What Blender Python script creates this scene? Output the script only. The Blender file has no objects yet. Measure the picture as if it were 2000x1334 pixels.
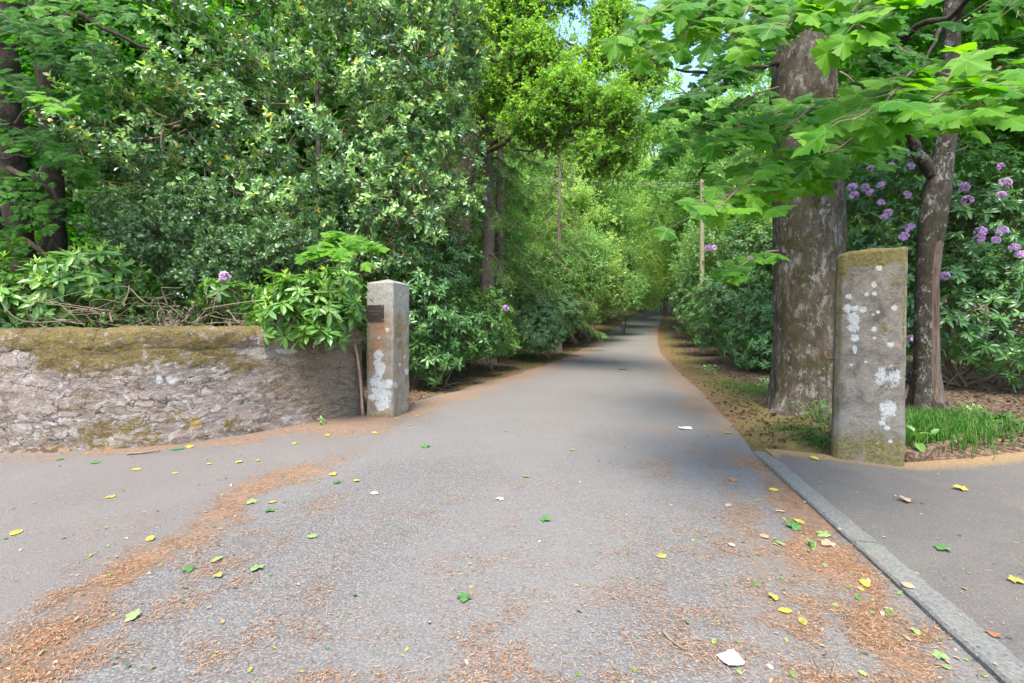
import bpy, math
import numpy as np
from mathutils import Vector, Matrix

# ------------------------------------------------------------------ camera, sky, sun, exposure
sc = bpy.context.scene
COL = sc.collection
CAM_H, FPX, CX, HOR = 1.35, 889.0, 1000.0, 640.0          # photo pixels (2000 wide)
cam = bpy.data.objects.new('camera', bpy.data.cameras.new('camera'))
COL.objects.link(cam)
cam.location = (0, 0, CAM_H)
cam.rotation_euler = (math.radians(90), 0, 0)
cam.data.sensor_width = 36.0
cam.data.lens = 36.0 * FPX / 2000.0
cam.data.shift_y = -0.0135
cam.data.clip_start, cam.data.clip_end = 0.05, 1000.0
sc.camera = cam

SUN_TO = Vector((-0.08, -0.55, 1.02)).normalized()
SUN_EL, SUN_ROT = math.asin(SUN_TO.z), math.atan2(SUN_TO.x, SUN_TO.y)
world = bpy.data.worlds.new('World'); sc.world = world; world.use_nodes = True
wn = world.node_tree; wn.nodes.clear()
w_out = wn.nodes.new('ShaderNodeOutputWorld'); w_bg = wn.nodes.new('ShaderNodeBackground')
w_sky = wn.nodes.new('ShaderNodeTexSky'); w_sky.sky_type = 'NISHITA'; w_sky.sun_disc = False
w_sky.sun_elevation = SUN_EL; w_sky.sun_rotation = SUN_ROT
w_sky.air_density = 1.0; w_sky.dust_density = 1.2; w_sky.ozone_density = 2.5
# thin broken cloud in the sky
w_tc = wn.nodes.new('ShaderNodeTexCoord')
w_no = wn.nodes.new('ShaderNodeTexNoise'); w_no.inputs['Scale'].default_value = 2.6; w_no.inputs['Detail'].default_value = 7
w_no.inputs['Roughness'].default_value = 0.62
w_rp = wn.nodes.new('ShaderNodeValToRGB')
w_rp.color_ramp.elements[0].position = 0.56; w_rp.color_ramp.elements[0].color = (0, 0, 0, 1)
w_rp.color_ramp.elements[1].position = 0.80; w_rp.color_ramp.elements[1].color = (1, 1, 1, 1)
w_mx = wn.nodes.new('ShaderNodeMix'); w_mx.data_type = 'RGBA'; w_mx.inputs[7].default_value = (5.5, 5.4, 5.3, 1)
wn.links.new(w_tc.outputs['Generated'], w_no.inputs['Vector'])
wn.links.new(w_no.outputs['Fac'], w_rp.inputs[0]); wn.links.new(w_rp.outputs[0], w_mx.inputs[0])
wn.links.new(w_sky.outputs[0], w_mx.inputs[6]); wn.links.new(w_mx.outputs[2], w_bg.inputs['Color'])
w_bg.inputs['Strength'].default_value = 0.15
wn.links.new(w_bg.outputs[0], w_out.inputs[0])

sun = bpy.data.objects.new('sun', bpy.data.lights.new('sun', 'SUN'))
COL.objects.link(sun)
sun.data.energy = 2.3; sun.data.angle = math.radians(24); sun.data.color = (1.0, 0.94, 0.84)
sun.rotation_euler = SUN_TO.to_track_quat('Z', 'Y').to_euler()
sun.location = (-10, -10, 25)

sc.view_settings.view_transform = 'Standard'; sc.view_settings.look = 'None'
sc.view_settings.exposure = 2.15; sc.view_settings.gamma = 1.0
sc.render.engine = 'CYCLES'
cy = sc.cycles
cy.max_bounces = 7; cy.diffuse_bounces = 4; cy.glossy_bounces = 2; cy.transmission_bounces = 4
cy.use_denoising = True; cy.sample_clamp_indirect = 6.0
cy.use_adaptive_sampling = True; cy.adaptive_threshold = 0.02

# ------------------------------------------------------------------ number helpers
def RNG(s): return np.random.default_rng(s)
def unit(v): return v / np.maximum(np.linalg.norm(v, axis=-1, keepdims=True), 1e-9)
def sstep(x, a, b):
    t = np.clip((x - a) / (b - a), 0, 1); return t * t * (3 - 2 * t)
def _h(ix, iy, iz, s):
    h = (ix.astype(np.int64) * 374761393 + iy.astype(np.int64) * 668265263 + iz.astype(np.int64) * 2147483647 + s * 974634777) & 0xFFFFFFFF
    h = ((h ^ (h >> 13)) * 1274126177) & 0xFFFFFFFF
    h = ((h ^ (h >> 16)) * 2246822519) & 0xFFFFFFFF
    return ((h ^ (h >> 15)) & 0xFFFFFF) / float(0xFFFFFF)
def vnoise(p, s=0):
    p = np.asarray(p, float); i = np.floor(p).astype(np.int64); f = p - i; f = f * f * (3 - 2 * f)
    o = 0
    for dx in (0, 1):
        for dy in (0, 1):
            for dz in (0, 1):
                w = (f[:, 0] if dx else 1 - f[:, 0]) * (f[:, 1] if dy else 1 - f[:, 1]) * (f[:, 2] if dz else 1 - f[:, 2])
                o = o + w * _h(i[:, 0] + dx, i[:, 1] + dy, i[:, 2] + dz, s)
    return o
def fbm(p, s=0, o=4):
    p = np.asarray(p, float); a, t, n = 0.5, 0, 0
    for k in range(o):
        t = t + a * vnoise(p * 2 ** k + 17.3 * k, s + k); n += a; a *= 0.5
    return t / n
def worley2(q, s=0):
    i = np.floor(q).astype(np.int64); f1 = np.full(len(q), 9.0); f2 = f1.copy(); cid = np.zeros(len(q)); z0 = np.zeros(len(q), np.int64)
    for dx in (-1, 0, 1):
        for dy in (-1, 0, 1):
            cx, cyy = i[:, 0] + dx, i[:, 1] + dy
            px = cx + 0.1 + .8 * _h(cx, cyy, z0, s); py = cyy + 0.1 + .8 * _h(cx, cyy, z0, s + 1)
            d = np.hypot(q[:, 0] - px, q[:, 1] - py); near = d < f1
            f2 = np.where(near, f1, np.minimum(f2, d)); cid = np.where(near, _h(cx, cyy, z0, s + 2), cid); f1 = np.where(near, d, f1)
    return f1, f2, cid
def U(px, py, d):
    return np.array([(px - CX) / FPX * d, d, CAM_H - (py - HOR) / FPX * d])

# ground height along the drive: level forecourt, then a steady climb
_ty = np.arange(-60, 320, .25)
_tz = np.interp(_ty, [-60, 13, 19, 28, 37, 45, 58, 75, 120, 320], [0, 0, .1, .45, 1.0, 1.95, 3.6, 5.6, 9.0, 14])
for _ in range(2): _tz = np.convolve(np.pad(_tz, 8, 'edge'), np.ones(17) / 17, 'valid')
def zY(y): return np.interp(y, _ty, _tz)
_pyl, _pxl = np.array([(599, 1301), (607, 1263), (621, 1231), (640, 1200), (655, 1180), (680, 1140), (702, 1095), (725, 1030), (752, 930), (785, 810), (815, 775)], float).T
_pyr, _pxr = np.array([(599, 1330), (604, 1321), (618, 1294), (643, 1285), (668, 1284), (690, 1290), (712, 1312), (740, 1340), (770, 1375), (800, 1400), (830, 1430), (860, 1455), (885, 1470)], float).T
WALL = np.array([(-12., 4.8), (-9.5, 4.75), (-7, 4.8), (-5.5, 4.9), (-4.6, 5.0), (-3.85, 5.25), (-3.3, 5.8), (-2.85, 6.5), (-2.35, 7.15)])
for _ in range(3):
    a, b = WALL[:-1], WALL[1:]
    WALL = np.vstack([WALL[:1], np.stack([.75 * a + .25 * b, .25 * a + .75 * b], 1).reshape(-1, 2), WALL[-1:]])
def pyY(y): return HOR - FPX * (zY(y) - CAM_H) / np.maximum(y, .5)
def kerb_x(y): return 1.85 + (y - 1.73) * 0.233
def xR(y):
    y = np.asarray(y, float); e = (np.interp(pyY(y), _pyr, _pxr) - CX) / FPX * y
    return np.where(y < 4.9, kerb_x(y), e)
def xL(y):
    y = np.asarray(y, float); e = (np.interp(pyY(y), _pyl, _pxl) - CX) / FPX * y
    wx = np.interp(y, [4.75, 4.8, 4.9, 5.0, 5.25, 5.8, 6.5, 7.15, 7.5, 8.0], [-14, -7., -5.5, -4.6, -3.85, -3.3, -2.85, -2.35, -1.9, -1.9])
    return np.where(y < 4.75, -14.0, np.where(y < 8.0, wx, e))
def gz(x, y):
    x, y = np.asarray(x, float), np.asarray(y, float)
    z = zY(y)
    r = x - xR(y)
    z = z + .07 * sstep(r, .15, .8) * sstep(y, 4.55, 5.2)
    far = sstep(r, .8, 6) + sstep(xL(y) - x, .8, 6)
    z = z + far * sstep(y, 8, 14) * .45
    back = (x < xL(y) - .1) & (y > 4.8) & (y < 9)
    return z + np.where(back, .1, 0)
def G(px, py):
    d = 1200.0 / max(py - HOR, 6.0) if py > HOR + 6 else 40.0
    for _ in range(60):
        d += .5 * ((CAM_H - float(zY(d))) * FPX / max(py - HOR, 4) - d) if py > HOR + 20 else 0
    return np.array([(px - CX) / FPX * d, d])
def seg_dist(P, pts):
    best = np.full(len(P), 1e9)
    for a, b in zip(pts[:-1], pts[1:]):
        ab = b - a; t = np.clip(((P - a) @ ab) / (ab @ ab + 1e-9), 0, 1)
        best = np.minimum(best, np.linalg.norm(P - (a + t[:, None] * ab), axis=1))
    return best
BANDS = [  # (photo pixels, half width m, density)
    ([(-60, 1360), (120, 1235), (290, 1080), (420, 1000), (560, 930), (700, 885)], .19, .92),
    ([(330, 1180), (480, 1080), (640, 985)], .16, .42), ([(40, 1330), (300, 1240), (520, 1330)], .16, .3),
    ([(-200, 915), (0, 905), (250, 880), (450, 864), (600, 832), (700, 808)], .19, .86),
    ([(1486, 900), (1560, 1000), (1640, 1110), (1730, 1230), (1800, 1330), (1850, 1420)], .15, 1.0),
    ([(1390, 880), (1420, 960), (1480, 1060), (1540, 1180), (1600, 1330)], .15, .62),
    ([(1060, 835), (1130, 775), (1180, 725), (1210, 690), (1225, 665)], .42, .42),
    ([(1180, 850), (1270, 832), (1340, 870), (1290, 930)], .25, .5),
    ([(1470, 850), (1400, 795), (1340, 745), (1298, 695), (1284, 645), (1300, 615)], .6, .8),
    ([(700, 835), (850, 785), (1000, 738), (1090, 708), (1150, 680), (1190, 652)], .62, .85),
    ([(1390, 1000), (1240, 1080), (1400, 1240)], .2, .25), ([(900, 1300), (1000, 1250), (1100, 1320)], .14, .22),
]
BANDS_W = [(np.array([G(*p) for p in pts]), w, d) for pts, w, d in BANDS]
def litter(x, y):
    P = np.stack([x, y], 1); m = np.zeros(len(P))
    wob = (fbm(np.stack([x * 2.2, y * 2.2, 0 * x], 1), 5) - .5)
    for pts, w, d in BANDS_W:
        m = np.maximum(m, d * (1 - sstep(seg_dist(P, pts) + wob * 1.0 * min(1, w / .25), w * .2, w * 1.9)))
    patch = .2 * sstep(fbm(np.stack([x * 3.1, y * 3.1, 0 * x + 4], 1), 15, 5), .50, .72) * (y < 9)
    return np.maximum(m, patch)

# ------------------------------------------------------------------ object helpers
def tag(o, label=None, cat=None, group=None, kind=None):
    if label: o['label'] = label
    if cat: o['category'] = cat
    if group: o['group'] = group
    if kind: o['kind'] = kind
    return o
def empty(name, loc=(0, 0, 0), rz=0.0):
    o = bpy.data.objects.new(name, None); COL.objects.link(o); o.location = loc; o.rotation_euler = (0, 0, rz)
    o.empty_display_size = .2; return o
class Geo:
    """collects triangles and per-point values, links them as one mesh object"""
    def __init__(s): s.V, s.F, s.A, s.M, s.L, s.n = [], [], [], [], [], 0
    def add(s, V, F, rnd=0.0, mat=0, lc=None):
        V = np.asarray(V, float).reshape(-1, 3); F = np.asarray(F, np.int64).reshape(-1, 3)
        s.V.append(V); s.F.append(F + s.n); s.n += len(V)
        s.A.append(np.broadcast_to(np.asarray(rnd, float), (len(V),)) if np.ndim(rnd) < 1 or len(rnd) != len(V) else rnd)
        s.M.append(np.full(len(F), mat, np.int32)); s.L.append(np.zeros((len(V), 3)) if lc is None else lc)
        return s
    def build(s, name, mats, parent=None, loc=None, smooth=False, lc=False, attrs=None):
        me = bpy.data.meshes.new(name)
        V = np.concatenate(s.V).astype(np.float32); F = np.concatenate(s.F).astype(np.int32)
        me.vertices.add(len(V)); me.vertices.foreach_set('co', V.ravel())
        me.loops.add(len(F) * 3); me.loops.foreach_set('vertex_index', F.ravel())
        me.polygons.add(len(F)); me.polygons.foreach_set('loop_start', np.arange(0, len(F) * 3, 3, dtype=np.int32))
        me.polygons.foreach_set('material_index', np.concatenate(s.M))
        me.polygons.foreach_set('use_smooth', np.full(len(F), bool(smooth)))
        a = me.attributes.new('rnd', 'FLOAT', 'POINT'); a.data.foreach_set('value', np.concatenate(s.A).astype(np.float32))
        if lc:
            a = me.attributes.new('lc', 'FLOAT_VECTOR', 'POINT'); a.data.foreach_set('vector', np.concatenate(s.L).astype(np.float32).ravel())
        for k, v in (attrs or {}).items():
            a = me.attributes.new(k, 'FLOAT', 'POINT'); a.data.foreach_set('value', np.asarray(v, np.float32))
        for m in (mats if isinstance(mats, (list, tuple)) else [mats]): me.materials.append(m)
        me.update(calc_edges=True); me.validate()
        o = bpy.data.objects.new(name, me); COL.objects.link(o)
        if parent is not None: o.parent = parent
        if loc is not None: o.location = loc
        return o
def grid_faces(nu, nv, closed_u=False):
    """nu rows x nv columns of points, index = i*nv + j"""
    i = np.arange(nu - 1)[:, None]; nj = nv if closed_u else nv - 1; j = np.arange(nj)[None]; j2 = (j + 1) % nv
    a, b, c, d = i * nv + j, i * nv + j2, (i + 1) * nv + j2, (i + 1) * nv + j
    return np.concatenate([np.stack([a, b, c], -1).reshape(-1, 3), np.stack([a, c, d], -1).reshape(-1, 3)])
def frames(P):
    T = unit(np.gradient(P, axis=0)); ref = np.array([0, 0, 1.0]) if abs(T[0, 2]) < .9 else np.array([1.0, 0, 0])
    B = np.cross(T, ref); B = unit(B); N = np.cross(B, T)
    return T, B, N
def tube(P, R, sides=6):
    P = np.asarray(P, float); R = np.broadcast_to(np.asarray(R, float), (len(P),)); T, B, N = frames(P)
    a = np.linspace(0, 2 * np.pi, sides, endpoint=False)
    V = P[:, None] + R[:, None, None] * (np.cos(a)[None, :, None] * B[:, None] + np.sin(a)[None, :, None] * N[:, None])
    F = grid_faces(len(P), sides, True)
    n = len(P) * sides
    caps = [[0, k + 1, k] for k in range(1, sides - 1)] + [[n - sides, n - sides + k, n - sides + k + 1] for k in range(1, sides - 1)]
    return V.reshape(-1, 3), np.concatenate([F, np.array(caps)])
def many_tubes(P0, P1, R0, R1, bow=None, sides=3):
    """n straight or once-bent thin twigs at a time"""
    P0, P1 = np.asarray(P0), np.asarray(P1); n = len(P0)
    mid = (P0 + P1) / 2 + (0 if bow is None else bow)
    pts = np.stack([P0, mid, P1], 1); T = unit(P1 - P0)
    B = unit(np.cross(T, np.array([.31, .22, .92]))); N = np.cross(B, T)
    a = np.linspace(0, 2 * np.pi, sides, endpoint=False)
    R0 = np.broadcast_to(R0, (n,)); R1 = np.broadcast_to(R1, (n,)); R = np.stack([R0, (R0 + R1) / 2, R1], 1)
    ring = np.cos(a)[None, :, None] * B[:, None] + np.sin(a)[None, :, None] * N[:, None]
    V = pts[:, :, None] + R[:, :, None, None] * ring[:, None]
    f = grid_faces(3, sides, True)
    F = (np.arange(n) * 3 * sides)[:, None, None] + f[None]
    return V.reshape(-1, 3), F.reshape(-1, 3)
def curve(pts, n=12, wob=0.0, seed=0):
    pts = np.asarray(pts, float); t = np.linspace(0, 1, len(pts)); u = np.linspace(0, 1, n)
    out = np.stack([np.interp(u, t, pts[:, k]) for k in range(3)], 1)
    for _ in range(2): out[1:-1] = .25 * out[:-2] + .5 * out[1:-1] + .25 * out[2:]
    if wob:
        r = RNG(seed); k = r.normal(0, 1, (n, 3)); k[0] = k[-1] = 0
        for _ in range(2): k[1:-1] = .25 * k[:-2] + .5 * k[1:-1] + .25 * k[2:]
        out = out + k * wob
    return out

# ------------------------------------------------------------------ leaf shapes: (points along, across, normal), triangles
def leaf8(w=.42, fold=.07, droop=.12):
    v = np.array([(0, 0, 0), (.28, .5 * w * .86, fold), (.28, 0, 0), (.28, -.5 * w * .86, fold),
                  (.68, .5 * w * .88, fold - droop * .5), (.68, 0, -droop * .45), (.68, -.5 * w * .88, fold - droop * .5), (1, 0, -droop)])
    f = [(0, 2, 1), (0, 3, 2), (1, 2, 5), (1, 5, 4), (2, 3, 6), (2, 6, 5), (4, 5, 7), (5, 6, 7)]
    return v, np.array(f)
def leaf4(w=.6, fold=.12):
    v = np.array([(0, 0, 0), (.5, .5 * w, fold), (.5, -.5 * w, fold), (1, 0, -.06)])
    return v, np.array([(0, 2, 1), (1, 2, 3)])
def leaf_spiny():
    h = [(0, .02), (.10, .14), (.16, .27), (.26, .17), (.38, .30), (.48, .17), (.60, .27), (.70, .13), (.82, .17), (.88, .06)]
    v = [(0.0, 0, 0)] + [(u, s, .16 * s + .05 * (k % 2)) for k, (u, s) in enumerate(h)] + [(1, 0, -.05)] + [(u, -s, .16 * s + .05 * (k % 2)) for k, (u, s) in enumerate(h)][::-1] + [(.5, 0, 0)]
    n = len(v) - 1
    return np.array(v), np.array([(n, i, (i + 1) % n) for i in range(n)])
def leaf_maple():
    h = [(0, .0), (-.09, .13), (-.07, .27), (.00, .43), (.10, .38), (.15, .33), (.22, .46), (.30, .47), (.36, .55), (.50, .68), (.50, .52), (.57, .45),
         (.53, .35), (.50, .23), (.60, .27), (.66, .33), (.72, .24), (.82, .20), (.86, .12)]
    P = h + [(1.04, 0)] + [(u, -s) for u, s in h[1:]][::-1]
    def w(u, s): return -.16 * ((u - .3) ** 2 + s * s) + .07 * math.cos(2.9 * math.atan2(abs(s), u + .02) * 2)* min(1, math.hypot(u, s) * 1.5)
    v = [(u, s, w(u, s)) for u, s in P] + [(.26, 0, -.015)]
    n = len(P)
    return np.array(v), np.array([(n, i, (i + 1) % n) for i in range(n)])
LEAF8, LEAF_RH, LEAF4, SPINY, MAPLE = leaf8(.46, .08, .1), leaf8(.34, .045, .2), leaf4(), leaf_spiny(), leaf_maple()
NEEDLE = (np.array([(0, .5, 0), (0, -.5, 0), (1, -.3, 0), (1, .3, 0)]), np.array([(0, 1, 2), (0, 2, 3)]))
def put(g, tpl, P, T, N, S, rnd, mat=0, W=None):
    """place a leaf shape at each P, pointing along T, face towards N"""
    v, f = tpl; n = len(P)
    if n == 0: return
    T = unit(T); B = unit(np.cross(N, T)); Nn = np.cross(T, B); S = np.broadcast_to(np.asarray(S, float), (n,)); W = S if W is None else np.broadcast_to(W, (n,))
    V = P[:, None] + v[None, :, 0, None] * (S[:, None] * T)[:, None] + v[None, :, 1, None] * (W[:, None] * B)[:, None] + v[None, :, 2, None] * (S[:, None] * Nn)[:, None]
    F = (np.arange(n) * len(v))[:, None, None] + f[None]
    g.add(V.reshape(-1, 3), F.reshape(-1, 3), np.repeat(np.broadcast_to(rnd, (n,)), len(v)), mat, np.tile(v, (n, 1)))

# ------------------------------------------------------------------ material helpers
def NEW(name):
    m = bpy.data.materials.new(name); m.use_nodes = True; nt = m.node_tree; nt.nodes.clear()
    return m, nt
def nd(nt, typ, ins=None, **props):
    x = nt.nodes.new(typ)
    for k, v in props.items(): setattr(x, k, v)
    for k, v in (ins or {}).items():
        s = x.inputs[k]
        if isinstance(v, bpy.types.NodeSocket): nt.links.new(v, s)
        elif v is not None:
            if hasattr(s.default_value, '__len__') and not hasattr(v, '__len__'): v = [v] * len(s.default_value)
            if s.type == 'RGBA' and len(v) == 3: v = (*v, 1)
            s.default_value = v
    return x
def attr(nt, n): return nd(nt, 'ShaderNodeAttribute', attribute_name=n).outputs['Fac']
def attrv(nt, n): return nd(nt, 'ShaderNodeAttribute', attribute_name=n).outputs['Vector']
def opos(nt, scale=(1, 1, 1)):
    c = nd(nt, 'ShaderNodeTexCoord').outputs['Object']
    return nd(nt, 'ShaderNodeMapping', {'Vector': c, 'Scale': scale}).outputs[0]
def noise(nt, vec, scale, detail=5, rough=.6, dist=0): return nd(nt, 'ShaderNodeTexNoise', {'Vector': vec, 'Scale': scale, 'Detail': detail, 'Roughness': rough, 'Distortion': dist}).outputs['Fac']
def C(nt, f): return nd(nt, 'ShaderNodeMapRange', {0: f, 1: .33, 2: .67, 3: 0.0, 4: 1.0}, clamp=True).outputs[0]
def voro(nt, vec, scale, feature='F1', out='Distance'): return nd(nt, 'ShaderNodeTexVoronoi', {'Vector': vec, 'Scale': scale}, feature=feature).outputs[out]
def ramp(nt, fac, stops, interp='LINEAR'):
    r = nd(nt, 'ShaderNodeValToRGB', {0: fac}); cr = r.color_ramp; cr.interpolation = interp
    while len(cr.elements) < len(stops): cr.elements.new(.5)
    for e, (p, c) in zip(cr.elements, stops):
        e.position = p; e.color = (c, c, c, 1) if not hasattr(c, '__len__') else (*c, 1)
    return r.outputs[0]
def mix(nt, fac, a, b, mode='MIX'): return nd(nt, 'ShaderNodeMix', {0: fac, 6: a, 7: b}, data_type='RGBA', blend_type=mode).outputs[2]
def mth(nt, op, a, b=0.0, clamp=False):
    return nd(nt, 'ShaderNodeMath', {0: a, 1: b}, operation=op, use_clamp=clamp).outputs[0]
def bump(nt, h, dist=.01, strength=1.0, normal=None):
    d = {'Height': h, 'Distance': dist, 'Strength': strength}
    if normal is not None: d['Normal'] = normal
    return nd(nt, 'ShaderNodeBump', d).outputs[0]
def finish(nt, col, rough=.85, normal=None, spec=.35, **kw):
    p = nd(nt, 'ShaderNodeBsdfPrincipled', {'Base Color': col, 'Roughness': rough, 'Specular IOR Level': spec, 'Normal': normal, **kw} if normal is not None else {'Base Color': col, 'Roughness': rough, 'Specular IOR Level': spec, **kw})
    nd(nt, 'ShaderNodeOutputMaterial', {0: p.outputs[0]})
def plain(name, c, rough=.8, spec=.3, **kw):
    m, nt = NEW(name); v = opos(nt); n = noise(nt, v, 14, 5)
    finish(nt, mix(nt, ramp(nt, n, [(.3, 0), (.75, 1)]), [x * .72 for x in c], [min(1, x * 1.2) for x in c]), rough, None, spec, **kw); return m
def leaf_mat(name, stops, rough=.4, spec=.5, trans=.35, tint=(1.5, 1.7, .6), veins=False, gain=1.0):
    m, nt = NEW(name)
    col = ramp(nt, attr(nt, 'rnd'), [(p, [min(.85, x * gain) for x in c]) for p, c in stops])
    if veins:
        lc = attrv(nt, 'lc'); sp = nd(nt, 'ShaderNodeSeparateXYZ', {0: lc}); u, v = sp.outputs[0], mth(nt, 'ABSOLUTE', sp.outputs[1])
        best = None
        for a in (0, 53, 100):
            ca, sa = math.cos(math.radians(a)), math.sin(math.radians(a))
            d = mth(nt, 'ABSOLUTE', mth(nt, 'SUBTRACT', mth(nt, 'MULTIPLY', u, sa), mth(nt, 'MULTIPLY', v, ca)))
            behind = mth(nt, 'LESS_THAN', mth(nt, 'ADD', mth(nt, 'MULTIPLY', u, ca), mth(nt, 'MULTIPLY', v, sa)), 0.0)
            d = mth(nt, 'ADD', d, behind); best = d if best is None else mth(nt, 'MINIMUM', best, d)
        vf = ramp(nt, best, [(.0, .75), (.022, 0)])
        col = mix(nt, vf, col, mix(nt, .5, col, (.28, .42, .10)))
    p = nd(nt, 'ShaderNodeBsdfPrincipled', {'Base Color': col, 'Roughness': rough, 'Specular IOR Level': spec})
    t = nd(nt, 'ShaderNodeBsdfTranslucent', {'Color': mix(nt, 1.0, col, tint, 'MULTIPLY')})
    s = nd(nt, 'ShaderNodeMixShader', {0: trans, 1: p.outputs[0], 2: t.outputs[0]})
    nd(nt, 'ShaderNodeOutputMaterial', {0: s.outputs[0]}); return m

M = {}
M['holly'] = leaf_mat('holly_leaf', [(0, (0.012, 0.035, 0.012)), (.35, (0.034, 0.079, 0.024)), (.7, (0.120, 0.187, 0.060)), (.975, (0.216, 0.286, 0.090)), (.985, (0.360, 0.220, 0.012)), (1, (0.408, 0.198, 0.012))], .36, 1.0, .25, gain=2.45)
M['holly_dark'] = leaf_mat('holly_leaf_dark', [(0, (0.021, 0.052, 0.016)), (.6, (0.052, 0.101, 0.030)), (.9, (0.098, 0.167, 0.050)), (1, (0.156, 0.230, 0.070))], .28, .8, .2, gain=1.8)
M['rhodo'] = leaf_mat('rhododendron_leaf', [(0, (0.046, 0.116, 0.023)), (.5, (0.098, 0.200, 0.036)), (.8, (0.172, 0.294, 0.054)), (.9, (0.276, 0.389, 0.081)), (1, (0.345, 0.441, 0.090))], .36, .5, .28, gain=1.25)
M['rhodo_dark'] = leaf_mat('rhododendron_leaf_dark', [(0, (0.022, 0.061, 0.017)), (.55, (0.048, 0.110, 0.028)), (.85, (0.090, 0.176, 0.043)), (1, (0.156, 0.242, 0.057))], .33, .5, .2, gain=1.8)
M['rhodo_pale'] = leaf_mat('rhododendron_leaf_pale', [(0, (.04, .09, .03)), (.5, (.10, .18, .06)), (1, (.24, .32, .13))], .36, .5, .22, gain=1.6)
M['maple'] = leaf_mat('maple_leaf', [(0, (.016, .075, .005)), (.5, (.042, .15, .008)), (1, (.11, .25, .014))], .5, .2, .52, (1.7, 1.75, .3), True, gain=1.1)
M['maple_far'] = leaf_mat('maple_leaf_far', [(0, (.02, .09, .012)), (.5, (.05, .18, .018)), (1, (.11, .28, .03))], .45, .3, .5, (1.5, 1.7, .4), gain=1.3)
M['oak'] = leaf_mat('oak_leaf', [(0, (.065, .15, .022)), (.5, (.135, .265, .038)), (1, (.24, .39, .07))], .55, .2, .55, (1.45, 1.5, .5), gain=1.35)
M['wood_a'] = leaf_mat('woodland_leaf', [(0, (.055, .12, .04)), (.5, (.11, .195, .06)), (1, (.21, .31, .11))], .55, .25, .55, (1.35, 1.4, .75), gain=1.75)
M['wood_b'] = leaf_mat('woodland_leaf_lime', [(0, (.095, .17, .05)), (.5, (.185, .275, .085)), (1, (.33, .42, .16))], .55, .25, .58, (1.35, 1.35, .75), gain=1.7)
M['bush'] = leaf_mat('bush_leaf', [(0, (.035, .09, .03)), (.5, (.075, .155, .045)), (1, (.15, .24, .075))], .45, .4, .4, (1.45, 1.5, .6), gain=2.4)
M['spruce'] = leaf_mat('spruce_needle', [(0, (.04, .085, .02)), (.6, (.085, .16, .035)), (.9, (.15, .25, .05)), (1, (.2, .18, .08))], .55, .3, .3, gain=1.9)
M['grass'] = leaf_mat('grass_blade', [(0, (.018, .07, .008)), (.6, (.045, .145, .014)), (.9, (.10, .2, .03)), (1, (.26, .24, .11))], .5, .3, .35)
M['needle'] = leaf_mat('dry_needle', [(0, (.085, .05, .03)), (.3, (.22, .11, .055)), (.6, (.31, .165, .085)), (.85, (.40, .24, .135)), (1, (.36, .29, .19))], .8, .2, .1, (1, 1, 1))
M['debris'] = leaf_mat('leaf_bits', [(0, (.07, .14, .04)), (.35, (.14, .22, .06)), (.5, (.30, .27, .06)), (.65, (.28, .17, .08)), (.85, (.33, .24, .16)), (1, (.42, .39, .33))], .7, .2, .15, (1, 1, 1))
M['petal'] = leaf_mat('flower_petal', [(0, (.50, .27, .52)), (.5, (.62, .39, .63)), (1, (.76, .54, .76))], .6, .2, .3, (1.1, .9, 1.1))
M['twig'] = plain('twig_bark', (.16, .12, .075)); M['twig_pale'] = plain('pale_twig_bark', (.19, .135, .085)); M['twig_dark'] = plain('dark_twig_bark', (.045, .036, .026))
M['stem_green'] = plain('green_stem', (.16, .24, .07), .6)

def bark(name, c1, c2, moss, plate=(.3, .27, .24), lich=.0, mossamt=.5, sc=1.0, strip=False):
    m, nt = NEW(name); v = opos(nt); vz = opos(nt, (1, 1, .45))
    n1 = noise(nt, vz, 7 * sc, 9, .74, .3); n2 = noise(nt, vz, 26 * sc, 8, .75); n3 = noise(nt, v, 2.2, 5, .6, .4)
    col = mix(nt, ramp(nt, n1, [(.34, 0), (.62, 1)]), c1, c2)
    col = mix(nt, ramp(nt, noise(nt, vz, 12 * sc, 9, .75, .25), [(.53, 0), (.58, .9)]), col, plate)
    col = mix(nt, ramp(nt, n3, [(.60 - .22 * mossamt, 0), (.74 - .16 * mossamt, .85)]), col, mix(nt, C(nt, n2), [x * .5 for x in moss], moss))
    col = mix(nt, ramp(nt, n2, [(.30, .75), (.46, 0)]), col, (.03, .024, .018))
    if lich:
        l = noise(nt, vz, 20 * sc, 5, .7, .5); l2 = noise(nt, v, 5, 4)
        lf = mth(nt, 'MULTIPLY', ramp(nt, l, [(.50, 0), (.56, 1)]), ramp(nt, l2, [(.62 - lich * .3, 0), (.70 - lich * .3, 1)]))
        col = mix(nt, lf, col, (.19, .195, .172))
    if strip:
        s = attr(nt, 'rnd'); g = noise(nt, opos(nt, (1, 1, .06)), 46, 5, .6)
        wood = mix(nt, ramp(nt, g, [(.3, 0), (.7, 1)]), (.035, .02, .012), (.17, .115, .075))
        wood = mix(nt, ramp(nt, noise(nt, opos(nt, (1, 1, .1)), 14, 4), [(.45, 0), (.65, .8)]), wood, (.14, .125, .11))
        col = mix(nt, ramp(nt, s, [(.45, 0), (.55, 1)]), col, wood)
    h = mth(nt, 'ADD', mth(nt, 'MULTIPLY', n1, .7), mth(nt, 'MULTIPLY', n2, .5))
    finish(nt, col, .92, bump(nt, h, .06, 1.0), .15); return m
M['bark_maple'] = bark('maple_bark', (.022, .017, .011), (.105, .084, .062), (.06, .052, .016), (.20, .178, .152), .10, .7)
M['bark_slim'] = bark('slim_maple_bark', (.02, .016, .011), (.058, .046, .034), (.042, .036, .013), (.075, .064, .05), .38, .5, 1.6, True)
M['bark_dark'] = bark('dark_bark', (.022, .017, .013), (.06, .045, .033), (.045, .045, .016), (.085, .065, .05), 0, .4)
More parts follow.
